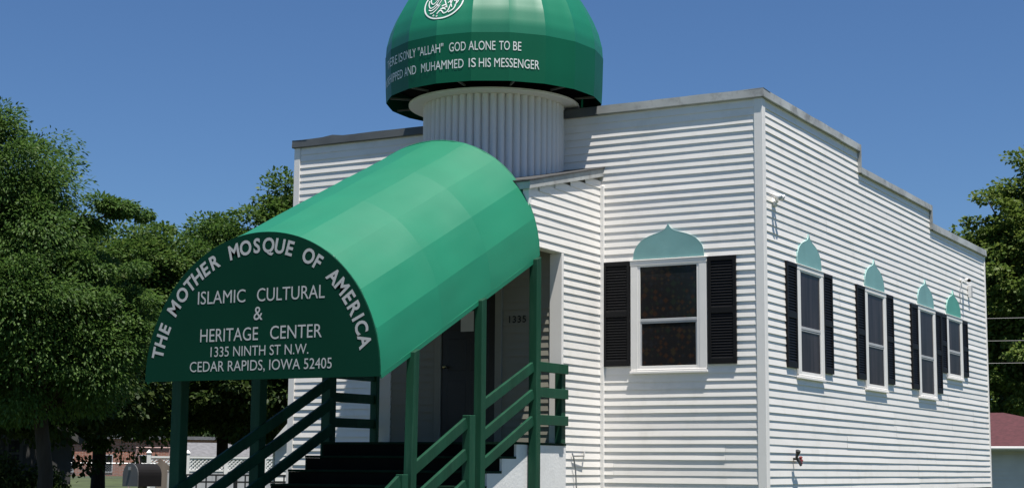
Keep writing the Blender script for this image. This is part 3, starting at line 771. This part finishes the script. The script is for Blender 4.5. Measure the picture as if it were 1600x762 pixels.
# ------------------------------------------------------------------ trees
def tree(name, label, base, lobes, nclump, per, leaf, spread, m, seed, trunk_r, trunk_h, group=None, droop=.25, zflat=.45, nlimb=40, inner=.35):
    rng = np.random.default_rng(seed)
    base = np.array(base, float)
    t = thing(name, label, 'tree', tuple(base), group)
    lob = np.array(lobes, float)          # cx cy cz rx ry rz, relative to base
    vol = lob[:, 3]*lob[:, 4]*lob[:, 5]; pick = rng.choice(len(lob), nclump, p=vol**.62/(vol**.62).sum())
    d = rng.normal(size=(nclump, 3)); d /= np.linalg.norm(d, axis=1)[:, None]
    rad = inner + (1-inner)*rng.random(nclump)**.55
    rad *= 1 + .16*rng.normal(size=nclump)*(rad > .8)
    L = lob[pick]; cc = L[:, :3] + d*L[:, 3:]*rad[:, None]
    size = spread*(.6 + .8*rng.random(nclump))*np.minimum(1, .35 + .65*lob[pick, 5])
    # leaves
    N = nclump*per; ci = np.repeat(np.arange(nclump), per)
    off = rng.normal(size=(N, 3)); off /= np.linalg.norm(off, axis=1)[:, None]; off *= (rng.random(N)**.42)[:, None]
    off = off*np.array([1, 1, zflat])*size[ci][:, None]
    pos = cc[ci] + off
    outw = d[ci]*.7 + off/np.maximum(1e-6, np.linalg.norm(off, axis=1))[:, None]*.8
    outw[:, 2] -= droop + .3*rng.random(N)
    outw += rng.normal(size=(N, 3))*.45
    outw /= np.linalg.norm(outw, axis=1)[:, None]
    up = rng.normal(size=(N, 3))*.55 + np.array([0, 0, 1.0])
    side = np.cross(outw, up); side /= np.linalg.norm(side, axis=1)[:, None]
    nrm = np.cross(side, outw)
    ll = leaf[0]*(.65 + .7*rng.random(N))[:, None]; lw = leaf[1]*(.65 + .7*rng.random(N))[:, None]
    V = np.empty((N, 4, 3)); V[:, 0] = pos; V[:, 1] = pos + outw*ll*.5 + side*lw*.5 + nrm*ll*.06; V[:, 2] = pos + outw*ll - nrm*ll*.08; V[:, 3] = pos + outw*ll*.5 - side*lw*.5 + nrm*ll*.06
    keep = (pos[:, 2] + base[2]) > .4
    V = V[keep]; N = len(V)
    me = bpy.data.meshes.new('crown'); me.vertices.add(N*4); me.vertices.foreach_set('co', V.reshape(-1).astype(np.float32))
    me.loops.add(N*4); me.loops.foreach_set('vertex_index', np.arange(N*4, dtype=np.int32))
    me.polygons.add(N); me.polygons.foreach_set('loop_start', np.arange(0, N*4, 4, dtype=np.int32)); me.polygons.foreach_set('loop_total', np.full(N, 4, dtype=np.int32))
    me.materials.append(m); me.update(calc_edges=True); me.validate()
    o = bpy.data.objects.new('crown', me); col.objects.link(o); o.parent = t
    # trunk and limbs
    b = MB(); B = Vector(base); top = Vector(np.average(lob[:, :3], axis=0, weights=vol)); top.x *= .6; top.y *= .6
    rn = random.Random(seed)
    P = [Vector((0,0,-.1)), Vector((0,0,.25)), Vector((rn.uniform(-.1,.1), rn.uniform(-.1,.1), trunk_h*.5)), Vector((top.x*.2, top.y*.2, trunk_h)), Vector((top.x*.6, top.y*.6, (trunk_h+top.z)/2+.3)), top+Vector((0,0,.5))]
    b.tube([p+B for p in P], [trunk_r*1.35, trunk_r, trunk_r*.85, trunk_r*.8, trunk_r*.5, trunk_r*.15], 10)
    order = rng.permutation(nclump)[:nlimb]
    for i in order:
        q = Vector(cc[i]); f_ = rn.uniform(.15, .95); k0 = 3 if f_ < .5 else 4; s = P[k0].lerp(P[min(5, k0+1)], rn.random())
        if q.z < s.z: s = P[3].copy()
        mid = s.lerp(q, .5) + Vector((rn.uniform(-.3,.3), rn.uniform(-.3,.3), rn.uniform(.1,.6)))
        r0 = trunk_r*rn.uniform(.22, .42); b.tube([s+B, mid+B, q+B], [r0, r0*.55, .012], 6)
    b.build('trunk', M['bark'], t, smooth=True)
    return t

tree('locust_tree', 'large feathery tree at the left with long arching branch tips over the dark house', (-20.5, 7.99, 0),
     [(-1.27,-0.71,8.10,1.60,1.60,1.60),(-0.79,-0.44,6.60,1.50,1.50,1.50),(0.22,0.12,5.45,1.20,1.20,1.00),(1.05,0.59,7.55,0.55,0.55,0.16),(1.44,0.81,7.50,0.42,0.42,0.12),(0.57,0.32,7.30,0.40,0.40,0.22),(0.79,0.44,4.20,1.30,1.30,1.10),(-0.52,-0.29,3.90,1.90,1.90,1.10),(-2.10,-1.17,6.00,2.20,2.20,2.00),(-0.05,-0.94,5.20,1.50,1.50,1.10),(0.83,0.46,6.10,0.75,0.75,0.40),(-1.40,-0.78,9.30,0.80,0.80,0.60),(1.40,0.78,5.10,0.70,0.70,0.60)],
     520, 400, (.110,.046), .64, M['leaf_locust'], 5, .20, 2.8, droop=.5, zflat=.58, nlimb=80)
BG = 'background trees left of the mosque'
tree('maple_tree', 'tall rounded tree just left of the mosque, behind its white corner', (-28.5, 29.2, 0),
     [(-2.1,-1.2,7.9,1.7,1.7,1.5),(-1.6,-.8,9.2,1.4,1.4,1.2),(-3.0,-1.6,7.9,1.2,1.2,1.2),(-2.2,-1.3,9.3,1.2,1.2,1.0),(-.4,-.2,10.6,1.3,1.3,1.1),(1.0,.5,11.2,1.1,1.1,.9),(0,0,8.4,3.2,3.2,3.8),(1.4,.6,9.6,2.2,2.2,2.4),(-1.7,-1,7.2,2.2,2.2,2.4),(1.5,1,5.6,2.6,2.6,2.2),(-1.2,-1,4.2,2.5,2.5,1.7),(.5,.3,10.9,1.5,1.5,1.2),(-.6,-.4,9.6,1.8,1.8,1.6)], 1050, 170, (.16,.11), .66, M['leaf_maple'], 11, .3, 3.0, BG)
tree('maple_tree', 'lower bushy tree with pale tips beside the tall rounded tree left of the mosque', (-30.5, 26.6, 0),
     [(0,0,7.6,2.5,2.5,2.7),(1.4,.8,8.0,1.6,1.6,1.7),(-1.6,-1.0,7.5,1.5,1.5,1.9),(0,0,4.6,3.0,3.0,2.2),(-.3,-.2,9.7,.9,.9,.9)], 720, 170, (.145,.085), .66, M['leaf_locust'], 12, .26, 2.6, BG, nlimb=50)
tree('maple_tree', 'yellowish green tree between the feathery tree and the canopy sign', (-32.9, 22.9, 0),
     [(0,0,7.4,2.7,2.7,2.5),(1.0,.9,8.4,1.6,1.6,1.5),(-1.5,-1.2,8.2,1.8,1.8,1.5),(0.4,.2,4.6,2.9,2.9,2.2)], 720, 160, (.145,.10), .66, M['leaf_maple'], 13, .28, 2.6, BG)
tree('dark_tree', 'dark tree standing behind the feathery tree at the left edge', (-33.6, 18.0, 0),
     [(0,0,6.8,3.4,3.4,3.4),(-1.5,-1.4,5.2,3.0,3.0,2.8),(1.6,1.4,5.0,2.8,2.8,2.6)], 560, 100, (.20,.14), .75, M['leaf_dark'], 14, .3, 2.2, BG)
tree('dark_tree', 'dark low crowned tree behind the stairs, above the lattice fence', (-25.6, 24.4, 0),
     [(0,0,5.6,2.8,2.8,2.5),(-1.2,-1.0,4.6,2.2,2.2,1.8),(1.2,1.2,5.2,2.2,2.2,2.0)], 430, 100, (.19,.13), .7, M['leaf_dark'], 15, .26, 2.6, BG)
tree('dark_tree', 'dark tree shading the grey house at the far left', (-25.8, 10.8, 0),
     [(0,0,5.2,2.6,2.6,2.2),(-1.2,-1.4,4.4,2.4,2.4,1.8),(1.2,1.2,4.4,2.2,2.2,1.9),(.9,1.0,3.0,1.3,1.3,.7)], 430, 100, (.18,.12), .7, M['leaf_dark'], 16, .24, 2.4, BG)
tree('dark_tree', 'dark tree in front of the brick building, seen below the feathery branches', (-30.6, 17.4, 0),
     [(0,0,5.0,2.6,2.6,2.1),(1.4,1.3,4.6,2.2,2.2,1.7),(-1.4,-1.2,4.3,2.2,2.2,1.8),(-1.2,-.9,2.9,1.2,1.2,.8)], 430, 100, (.19,.13), .7, M['leaf_dark'], 17, .26, 2.8, BG)
tree('broad_tree', 'bright leafy tree behind the red roofed garage right of the mosque', (-4.3, 40.9, 0),
     [(0,0,8.6,3.2,3.2,4.2),(-1.3,-.3,9.6,1.6,1.6,1.6),(-1.3,-.2,7.2,1.9,1.9,2.2),(1.2,.3,11.6,2.2,2.2,2.4),(-.4,0,5.0,2.8,2.8,2.3),(2.2,.4,8,2.6,2.6,4)], 820, 170, (.16,.12), .62, M['leaf_light'], 21, .34, 2.6, nlimb=45)
tree('dark_tree', 'dark trees edge standing behind the bright tree at the right', (-6.0, 47.5, 0),
     [(0,0,6.0,3.2,3.2,3.6),(3,0,5.6,3.4,3.0,3.4),(0,0,3.4,3.4,3,2.2)], 420, 100, (.20,.15), .75, M['leaf_dark'], 22, .3, 2.0)

# far tree line: one mass beyond the brick building
rng = np.random.default_rng(77)
def mass(name, segs, n, leaf, m, zr):
    V = []
    for (xa, ya, xb, yb) in segs:
        s = rng.random(n); p = np.stack([xa+(xb-xa)*s, ya+(yb-ya)*s, np.zeros(n)], 1); p[:, :2] += rng.normal(size=(n, 2))*2.0
        hgt = zr*(.75 + .25*np.sin(s*17)+.15*np.sin(s*41+2)); p[:, 2] = .2 + hgt*rng.random(n)**.85
        a = rng.normal(size=(n, 3)); a /= np.linalg.norm(a, axis=1)[:, None]; c = np.cross(a, rng.normal(size=(n, 3))); c /= np.linalg.norm(c, axis=1)[:, None]
        q = np.stack([p, p+a*leaf*.5+c*leaf*.4, p+a*leaf, p+a*leaf*.5-c*leaf*.4], 1); V.append(q)
    V = np.concatenate(V); N = len(V)
    me = bpy.data.meshes.new(name); me.from_pydata(V.reshape(-1, 3).tolist(), [], [tuple(range(4*i, 4*i+4)) for i in range(N)]); me.materials.append(m)
    o = bpy.data.objects.new(name, me); col.objects.link(o); o['kind'] = 'stuff'; o['label'] = 'distant dark wood closing the view behind the houses'; o['category'] = 'wood'
    return o
mass('distant_wood', [(-125,55,-55,118)], 45000, .6, M['leaf_dark'], 9)
mass('distant_wood', [(-55,100,75,92)], 60000, .55, M['leaf_dark'], 9)['label'] = 'distant dark wood behind the garage on the right'

# ------------------------------------------------------------------ neighbouring buildings
def wall_lines(b, A, B_, n, z0, z1, step, t=.012):
    """lap boards on a flat wall from A to B (xy), n outward"""
    A = Vector((*A, 0)); B_ = Vector((*B_, 0)); n = Vector((*n, 0)); z = z0
    while z < z1-.02:
        zt = min(z+step, z1)
        P = [A+n*.001+Vector((0,0,zt)), B_+n*.001+Vector((0,0,zt)), B_+n*t+Vector((0,0,z)), A+n*t+Vector((0,0,z)), B_+Vector((0,0,z)), A+Vector((0,0,z))]
        b.add(P, [(0,1,2,3), (3,2,4,5)]); z += step

def gable_house(name, label, cat, c, ang, w, d, eave, ridge, wm, rm, over=.35, wins=(), trim='white_house', lap=None):
    """front gable faces local -y; c is the centre of the front wall on the ground"""
    t = thing(name, label, cat, (c[0], c[1], 0)); ca, sa = math.cos(ang), math.sin(ang)
    def W_(x, y, z): return Vector((c[0]+ca*x-sa*y, c[1]+sa*x+ca*y, z))
    b = MB(); P = [W_(-w/2,0,0),W_(w/2,0,0),W_(w/2,0,eave),W_(0,0,ridge),W_(-w/2,0,eave)]; P += [W_(-w/2,d,0),W_(w/2,d,0),W_(w/2,d,eave),W_(0,d,ridge),W_(-w/2,d,eave)]
    b.add(P, [(0,1,2,3,4),(5,9,8,7,6),(0,5,6,1),(1,6,7,2),(0,4,9,5)]); b.build('wall', wm, t)
    if lap:
        b = MB(); z = .3
        while z < ridge-.1:
            h = w/2 if z < eave else w/2*(ridge-z)/(ridge-eave)
            P = [W_(-h,-.002,z+lap),W_(h,-.002,z+lap),W_(h,-.016,z),W_(-h,-.016,z),W_(h,-.001,z),W_(-h,-.001,z)]; b.add(P, [(0,1,2,3),(3,2,4,5)])
            if z < eave-.1:
                for s in (1,-1):
                    P = [W_(s*(w/2+.002),0,z+lap),W_(s*(w/2+.002),d,z+lap),W_(s*(w/2+.016),d,z),W_(s*(w/2+.016),0,z),W_(s*(w/2+.001),d,z),W_(s*(w/2+.001),0,z)]; b.add(P, [(0,1,2,3),(3,2,4,5)])
            z += lap
        b.build('siding', wm, t)
    b = MB(); sl = (ridge-eave)/(w/2); th = .12
    for s in (1, -1):
        ex = w/2+over; P = [W_(0,-over,ridge+.02),W_(s*ex,-over,eave-over*sl+.02),W_(s*ex,d+over,eave-over*sl+.02),W_(0,d+over,ridge+.02)]
        b.add(P + [p+Vector((0,0,th)) for p in P], [(0,1,2,3),(4,7,6,5),(0,4,5,1),(1,5,6,2),(2,6,7,3),(3,7,4,0)])
    rf = b.build('roof', rm, t)
    b = MB()
    for s in (1, -1):
        ex = w/2+over; b.beam(W_(0,-over-.02,ridge+.06), W_(s*ex,-over-.02,eave-over*sl+.06), .04, .16, W_(0,1,0)-W_(0,0,0))
    b.build('rake_board', M[trim], rf)
    for (x, z0, ww, hh) in wins:
        b = MB()
        for xx0, xx1, zz0, zz1 in ((x-ww/2-.09,x-ww/2,z0-.09,z0+hh+.09),(x+ww/2,x+ww/2+.09,z0-.09,z0+hh+.09),(x-ww/2,x+ww/2,z0+hh,z0+hh+.09),(x-ww/2,x+ww/2,z0-.09,z0),(x-ww/2,x+ww/2,z0+hh/2-.03,z0+hh/2+.03)):
            P = [W_(xx0,-.03,zz0),W_(xx1,-.03,zz0),W_(xx1,-.005,zz0),W_(xx0,-.005,zz0),W_(xx0,-.03,zz1),W_(xx1,-.03,zz1),W_(xx1,-.005,zz1),W_(xx0,-.005,zz1)]
            b.add(P, [(0,3,2,1),(4,5,6,7),(0,1,5,4),(1,2,6,5),(2,3,7,6),(3,0,4,7)])
        wn_ = b.build('window', M[trim], t)
        b = MB(); b.add([W_(x-ww/2,-.017,z0),W_(x+ww/2,-.017,z0),W_(x+ww/2,-.017,z0+hh),W_(x-ww/2,-.017,z0+hh)], [(0,1,2,3)]); b.build('pane', M['darkglass'], wn_)
    return t
view_ang = math.atan2(14.0+19.66, -26.6-7.3) - PI/2         # facing the street corner
gable_house('grey_house', 'grey gabled house coloured dark as if deep in tree shade, at the left', 'house', (-27.0, 13.85), view_ang+.10, 2.35, 6, 2.35, 3.15, M['grey_house'], M['dark_roof'], .25, ((-.40,1.55,.30,.72),), trim='house_trim')
gable_house('white_house', 'small white sided house under a dark roof, just left of the mosque corner', 'house', (-14.05, 9.45), math.atan2(1, 0)-PI/2 + R(38), 1.5, 4.5, 2.05, 2.95, M['white_house'], M['dark_roof'], .10, (), lap=.11)
# brick building far behind
t = thing('brick_building', 'long low red brick building far behind the fences', 'building', (-79, 77.5, 0))
A = Vector((-96, 62, 0)); B_ = Vector((-66, 90, 0)); u_ = (B_-A).normalized(); n_ = Vector((u_.y, -u_.x, 0)); L_ = (B_-A).length
b = MB(); b.obox(A, u_, -n_, (0,0,1), L_, 10, 3.6)
o_ = b.build('wall', M['brick'], t)
b = MB(); b.obox(A-u_*.3+n_*.3+Vector((0,0,3.62)), u_, -n_, (0,0,1), L_+.6, 10.6, .25); b.build('roof', M['grey_roof'], t)
for k in range(14):
    s = 1.5 + k*2.9
    b = MB(); P = A + u_*s + n_*.06
    for z0, z1, a, c in ((1.05,1.12,-.06,1.16),(2.35,2.42,-.06,1.16)): b.obox(P+u_*a+Vector((0,0,z0)), u_, -n_, (0,0,1), c-a, .055, z1-z0)
    for a in (-.06, 1.09): b.obox(P+u_*a+Vector((0,0,1.12)), u_, -n_, (0,0,1), .07, .055, 1.23)
    w_ = b.build('window', M['fence_grey'], t)
    b = MB(); b.obox(P+u_*.01+Vector((0,0,1.12))-n_*.03, u_, -n_, (0,0,1), 1.08, .02, 1.23); b.build('pane', M['darkglass'], w_)
# far garage behind the lattice fence; wall greyed to imitate its shaded gable
gable_house('grey_roofed_garage', 'pale garage with grey shingle roof behind the white lattice fence', 'garage', (-41.25, 37.5), R(-41), 2.3, 7, 2.02, 2.50, M['fence_grey'], M['grey_roof'], .3)
# red roofed garage right of the mosque
t = thing('red_roofed_garage', 'white garage with red hipped roof right of the mosque', 'garage', (-4.4, 25.3, 0))
gx0, gx1, gy0, gy1, ge, gr = -9.4, .95, 25.2, 31.2, 2.26, 3.30
b = MB(); b.box(gx0, gx1, gy0, gy1, 0, ge); b.build('wall', M['white_house'], t)
b = MB(); wall_lines(b, (gx0,gy0), (gx1,gy0), (0,-1), .25, ge-.16, .115, .014); wall_lines(b, (gx1,gy0), (gx1,gy1), (1,0), .25, ge-.16, .115, .014); b.build('siding', M['white_house'], t)
b = MB(); o = .35; zt = ge+.02; P = [(gx0-o,gy0-o,zt),(gx1+o,gy0-o,zt),(gx1+o,gy1+o,zt),(gx0-o,gy1+o,zt),(gx0+3,(gy0+gy1)/2,gr),(gx1-4.2,(gy0+gy1)/2,gr)]
b.add(P, [(0,1,5,4),(1,2,5),(2,3,4,5),(3,0,4),(0,3,2,1)]); rf = b.build('roof', M['red_roof'], t)
b = MB(); b.box(gx0-o, gx1+o, gy0-o-.03, gy0-o-.001, ge-.10, ge+.03); b.box(gx1+o+.001, gx1+o+.03, gy0-o, gy1+o, ge-.10, ge+.03); b.build('fascia', M['fence_grey'], rf)
b = MB(); b.tube([(gx0-o, gy0-o-.085, ge-.01),(gx1+o, gy0-o-.085, ge-.03)], .05, 8); b.build('gutter', M['white_house'], rf)

# ------------------------------------------------------------------ fences
def lattice_fence():
    t = thing('lattice_fence', 'white vinyl privacy fence with lattice top behind the stairs', 'fence', (-24.6, 18.7, 0))
    A = Vector((-26.0,17.7,0)); B_ = Vector((-21.6,21.3,0)); L = (B_-A).length; u = (B_-A)/L; n = Vector((u.y,-u.x,0))
    sp = L/5
    for i in range(6):
        p = A+u*(sp*i); b = MB(); b.obox(p-u*.06-n*.06, u, n, (0,0,1), .12, .12, 1.98); po = b.build('post', M['fence_white'], t)
        b = MB(); q = p+Vector((0,0,1.98)); b.add([q+u*a*.08+n*c*.08 for a, c in ((-1,-1),(1,-1),(1,1),(-1,1))]+[q+Vector((0,0,.10))], [(0,1,2,3),(0,1,4),(1,2,4),(2,3,4),(3,0,4)]); b.build('cap', M['fence_white'], po)
    for i in range(5):
        p = A+u*(sp*i+.06); w = sp-.12; b = MB()
        nb_ = 6
        for k in range(nb_): b.obox(p+u*(w*k/nb_+.004)-n*.012+Vector((0,0,.08)), u, n, (0,0,1), w/nb_-.008, .024, 1.36)
        b.build('board_panel', M['fence_grey'], t)  # boards of the white fence, greyed to imitate their shade
        b = MB()
        for z in (1.44, 1.83): b.obox(p-n*.025+Vector((0,0,z)), u, n, (0,0,1), w, .05, .055)
        m_ = 9; h = .335
        for k in range(-3, m_+1):
            for s in (1, -1):
                a0 = w*k/m_; a1 = a0 + h; 
                pts = []
                for a, z in ((a0, 0), (a1, h)): pts.append((a, z))
                (xa, za), (xb, zb) = pts
                if xa < 0: za -= xa; xa = 0
                if xb > w: zb -= xb-w; xb = w
                if zb-za < .02: continue
                if s < 0: za, zb = h-za, h-zb
                b.beam(p+u*xa+n*(.006*s)+Vector((0,0,1.495+za)), p+u*xb+n*(.006*s)+Vector((0,0,1.495+zb)), .008, .035, n)
        b.build('lattice', M['fence_white'], t)
lattice_fence()
def iron_fence():
    t = thing('iron_fence', 'black iron railing in front of the white fence, seen through the stair rails', 'fence', (-13.9, 6.9, 0))
    A = Vector((-14.9,6.1,0)); B_ = Vector((-12.3,8.2,0)); L = (B_-A).length; u = (B_-A)/L
    b = MB()
    for z in (1.42, 1.28, .2): b.beam(A+Vector((0,0,z)), B_+Vector((0,0,z)), .03, .035)
    b.build('rail', M['iron'], t)
    n = int(L/.19)
    for i in range(n+1):
        p = A+u*(L*i/n); b = MB(); b.beam(p+Vector((0,0,.05 if i % 6 else 0)), p+Vector((0,0,1.42 if i % 6 else 1.56)), .022 if i % 6 else .06, .022 if i % 6 else .06, (1,0,0)); b.build('post' if i % 6 == 0 else 'baluster', M['iron'], t)
iron_fence()
def chain_fence():
    t = thing('chain_link_fence', 'low chain link fence in front of the far brick building', 'fence', (-66.5, 61.8, 0))
    A = Vector((-74,54.5,0)); B_ = Vector((-58,69.5,0)); L = (B_-A).length; u = (B_-A)/L
    b = MB(); A.z = B_.z = .70
    b.tube([A+Vector((0,0,1.03)), B_+Vector((0,0,1.03))], .04, 6); b.build('top_rail', M['grey_metal'], t)
    for i in range(9): b = MB(); p = A+u*(L*i/8); b.tube([p, p+Vector((0,0,1.06))], .045, 6); b.build('post', M['grey_metal'], t)
    b = MB(); h = .95
    k = -h
    while k < L:
        a0, a1 = max(0, k), min(L, k+h)
        b.beam(A+u*a0+Vector((0,0,.05+a0-k)), A+u*a1+Vector((0,0,.05+a1-k)), 0.016, .016); b.beam(A+u*a0+Vector((0,0,.05+h-(a0-k))), A+u*a1+Vector((0,0,.05+h-(a1-k))), .016, .016)
        k += .16
    b.build('mesh', M['grey_metal'], t)
chain_fence()

# ------------------------------------------------------------------ yard things at the left
t = thing('mailbox', 'large round topped mailbox with grey front and dark body, left of the canopy sign', 'mailbox', (-10.1, -.3, 0))
u_ = Vector((.93, .30, 0)).normalized(); f_ = Vector((.50, -.87, 0)); f_.normalize()   # u_: body axis away from the front; 
ax = Vector((.14, .99, 0)).normalized(); sd = Vector((ax.y, -ax.x, 0)); C0 = Vector((-10.19, -.42, 1.28))
arc_ = [(-.17,0)] + [(.17*math.cos(R(a)), .17+.18*math.sin(R(a))) for a in range(180, -1, -15)] + [(.17,0)]
b = MB(); b.prism(arc_, C0, sd, (0,0,1), ax, .46); b.build('body', M['maildark'], t)
b = MB(); b.prism([(x*1.04, z*1.02) for x, z in arc_], C0-ax*.022, sd, (0,0,1), ax, .021); fl = b.build('front_door', M['mailgrey'], t)
b = MB(); c = C0-ax*.03+Vector((0,0,.27)); b.box(c.x-.02, c.x+.02, c.y-.02, c.y+.02, c.z-.02, c.z+.03); b.build('latch', M['grey_metal'], fl)
b = MB(); c = C0+ax*.23; b.box(c.x-.05, c.x+.05, c.y-.05, c.y+.05, 0, 1.278); b.build('post', M['old_wood'], t)
t = thing('wooden_gate_post', 'weathered wooden post with sloping brace board by the lattice fence', 'post', (-19.1, 10.4, 0))
b = MB(); b.beam((-19.08,10.4,0), (-19.08,10.4,1.66), .26, .12, (.69,.72,0)); b.build('upright', M['old_wood'], t)
b = MB(); b.beam((-19.13,10.33,1.74), (-18.72,10.70,1.30), .05, .10); b.build('brace', M['old_wood'], t)
t = thing('pipe_swing_frame', 'thin reddish pipe swing frame in the far yard', 'swing frame', (-52.4, 47.6, 0))
b = MB()
for p in ((-53.05,47.1), (-51.75,48.25)):
    b.tube([(p[0]-.35,p[1]-.3,0), (p[0],p[1],2.55)], .04, 6); b.tube([(p[0]+.1,p[1]+.5,0), (p[0],p[1],2.55)], .04, 6)
b.tube([(-53.1,47.05,2.55), (-51.7,48.3,2.55)], .045, 6)
b.build('frame', M['pipe_red'], t)
b = MB(); b.beam((-52.7,47.4,.5), (-52.3,47.75,.5), .2, .04); b.build('seat', M['iron'], t)
b = MB(); b.tube([(-52.68,47.42,.52), (-52.68,47.42,2.53)], .012, 5); b.tube([(-52.32,47.73,.52), (-52.32,47.73,2.53)], .012, 5); b.build('chain', M['iron'], t)

# overhead wires on the right, strung between two poles beyond the garage
for k, (z, lab) in enumerate(((6.46,'highest'), (5.74,'middle'), (5.03,'lowest'))):
    b = MB(); P = []
    for i in range(17):
        q = i/16; P.append((-14+22*q, 30.9+4.6*q, z + .30*(4*(q-.45)**2)))
    b.tube(P, .008, 5); tag(b.build('overhead_wire', M['wire']), lab + ' of the three overhead wires in front of the bright right hand tree', 'wire', 'overhead wires')
for x, y in ((-14,30.9), (8,35.5)):
    t = thing('utility_pole', 'wooden utility pole holding the overhead wires ' + ('behind the mosque' if x < 0 else 'right of the garage'), 'utility pole', (x, y, 0), 'utility poles')
    b = MB(); b.tube([(x,y+.16,0),(x,y+.16,7.6)], [.15,.11], 10); b.build('pole', M['bark'], t)
    b = MB(); b.beam((x-.7,y+.02,6.74),(x+.7,y+.02,6.74), .09, .11); b.build('crossarm', M['bark'], t)

# ------------------------------------------------------------------ hedge at the far left
def bush(base, r, h, m, label, seed, name='hedge_bush', group=None):
    rng = np.random.default_rng(seed); n = 9000; d = rng.normal(size=(n,3)); d /= np.linalg.norm(d,axis=1)[:,None]; d[:,2] = np.abs(d[:,2])
    p = d*(.55+.45*rng.random(n)**.5)[:,None]*np.array([r,r,h])*(1+.12*rng.normal(size=n))[:,None]
    a = rng.normal(size=(n,3)); a /= np.linalg.norm(a,axis=1)[:,None]; c = np.cross(a, rng.normal(size=(n,3))); c /= np.linalg.norm(c,axis=1)[:,None]; l = .11
    q = np.stack([p, p+a*l*.5+c*l*.3, p+a*l, p+a*l*.5-c*l*.3], 1)
    t = thing(name, label, 'bush', base, group)
    me = bpy.data.meshes.new('foliage'); me.from_pydata(q.reshape(-1,3).tolist(), [], [tuple(range(4*i,4*i+4)) for i in range(n)]); me.materials.append(m)
    o = bpy.data.objects.new('foliage', me); col.objects.link(o); o.parent = t
    b = MB()
    for k in range(5): b.tube([(base[0],base[1],0),(base[0]+r*.5*math.cos(k*1.3),base[1]+r*.5*math.sin(k*1.3),h*.7)], [.04,.012], 5)
    b.build('stem', M['bark'], t)
bush((-24.6, 10.5, 0), 1.0, 1.75, M['leaf_dark'], 'dark bush at the left edge in front of the grey house', 31)
bush((-23.9, 11.4, 0), .8, 1.40, M['leaf_dark'], 'lower dark bush right of the other, before the grey house', 32)
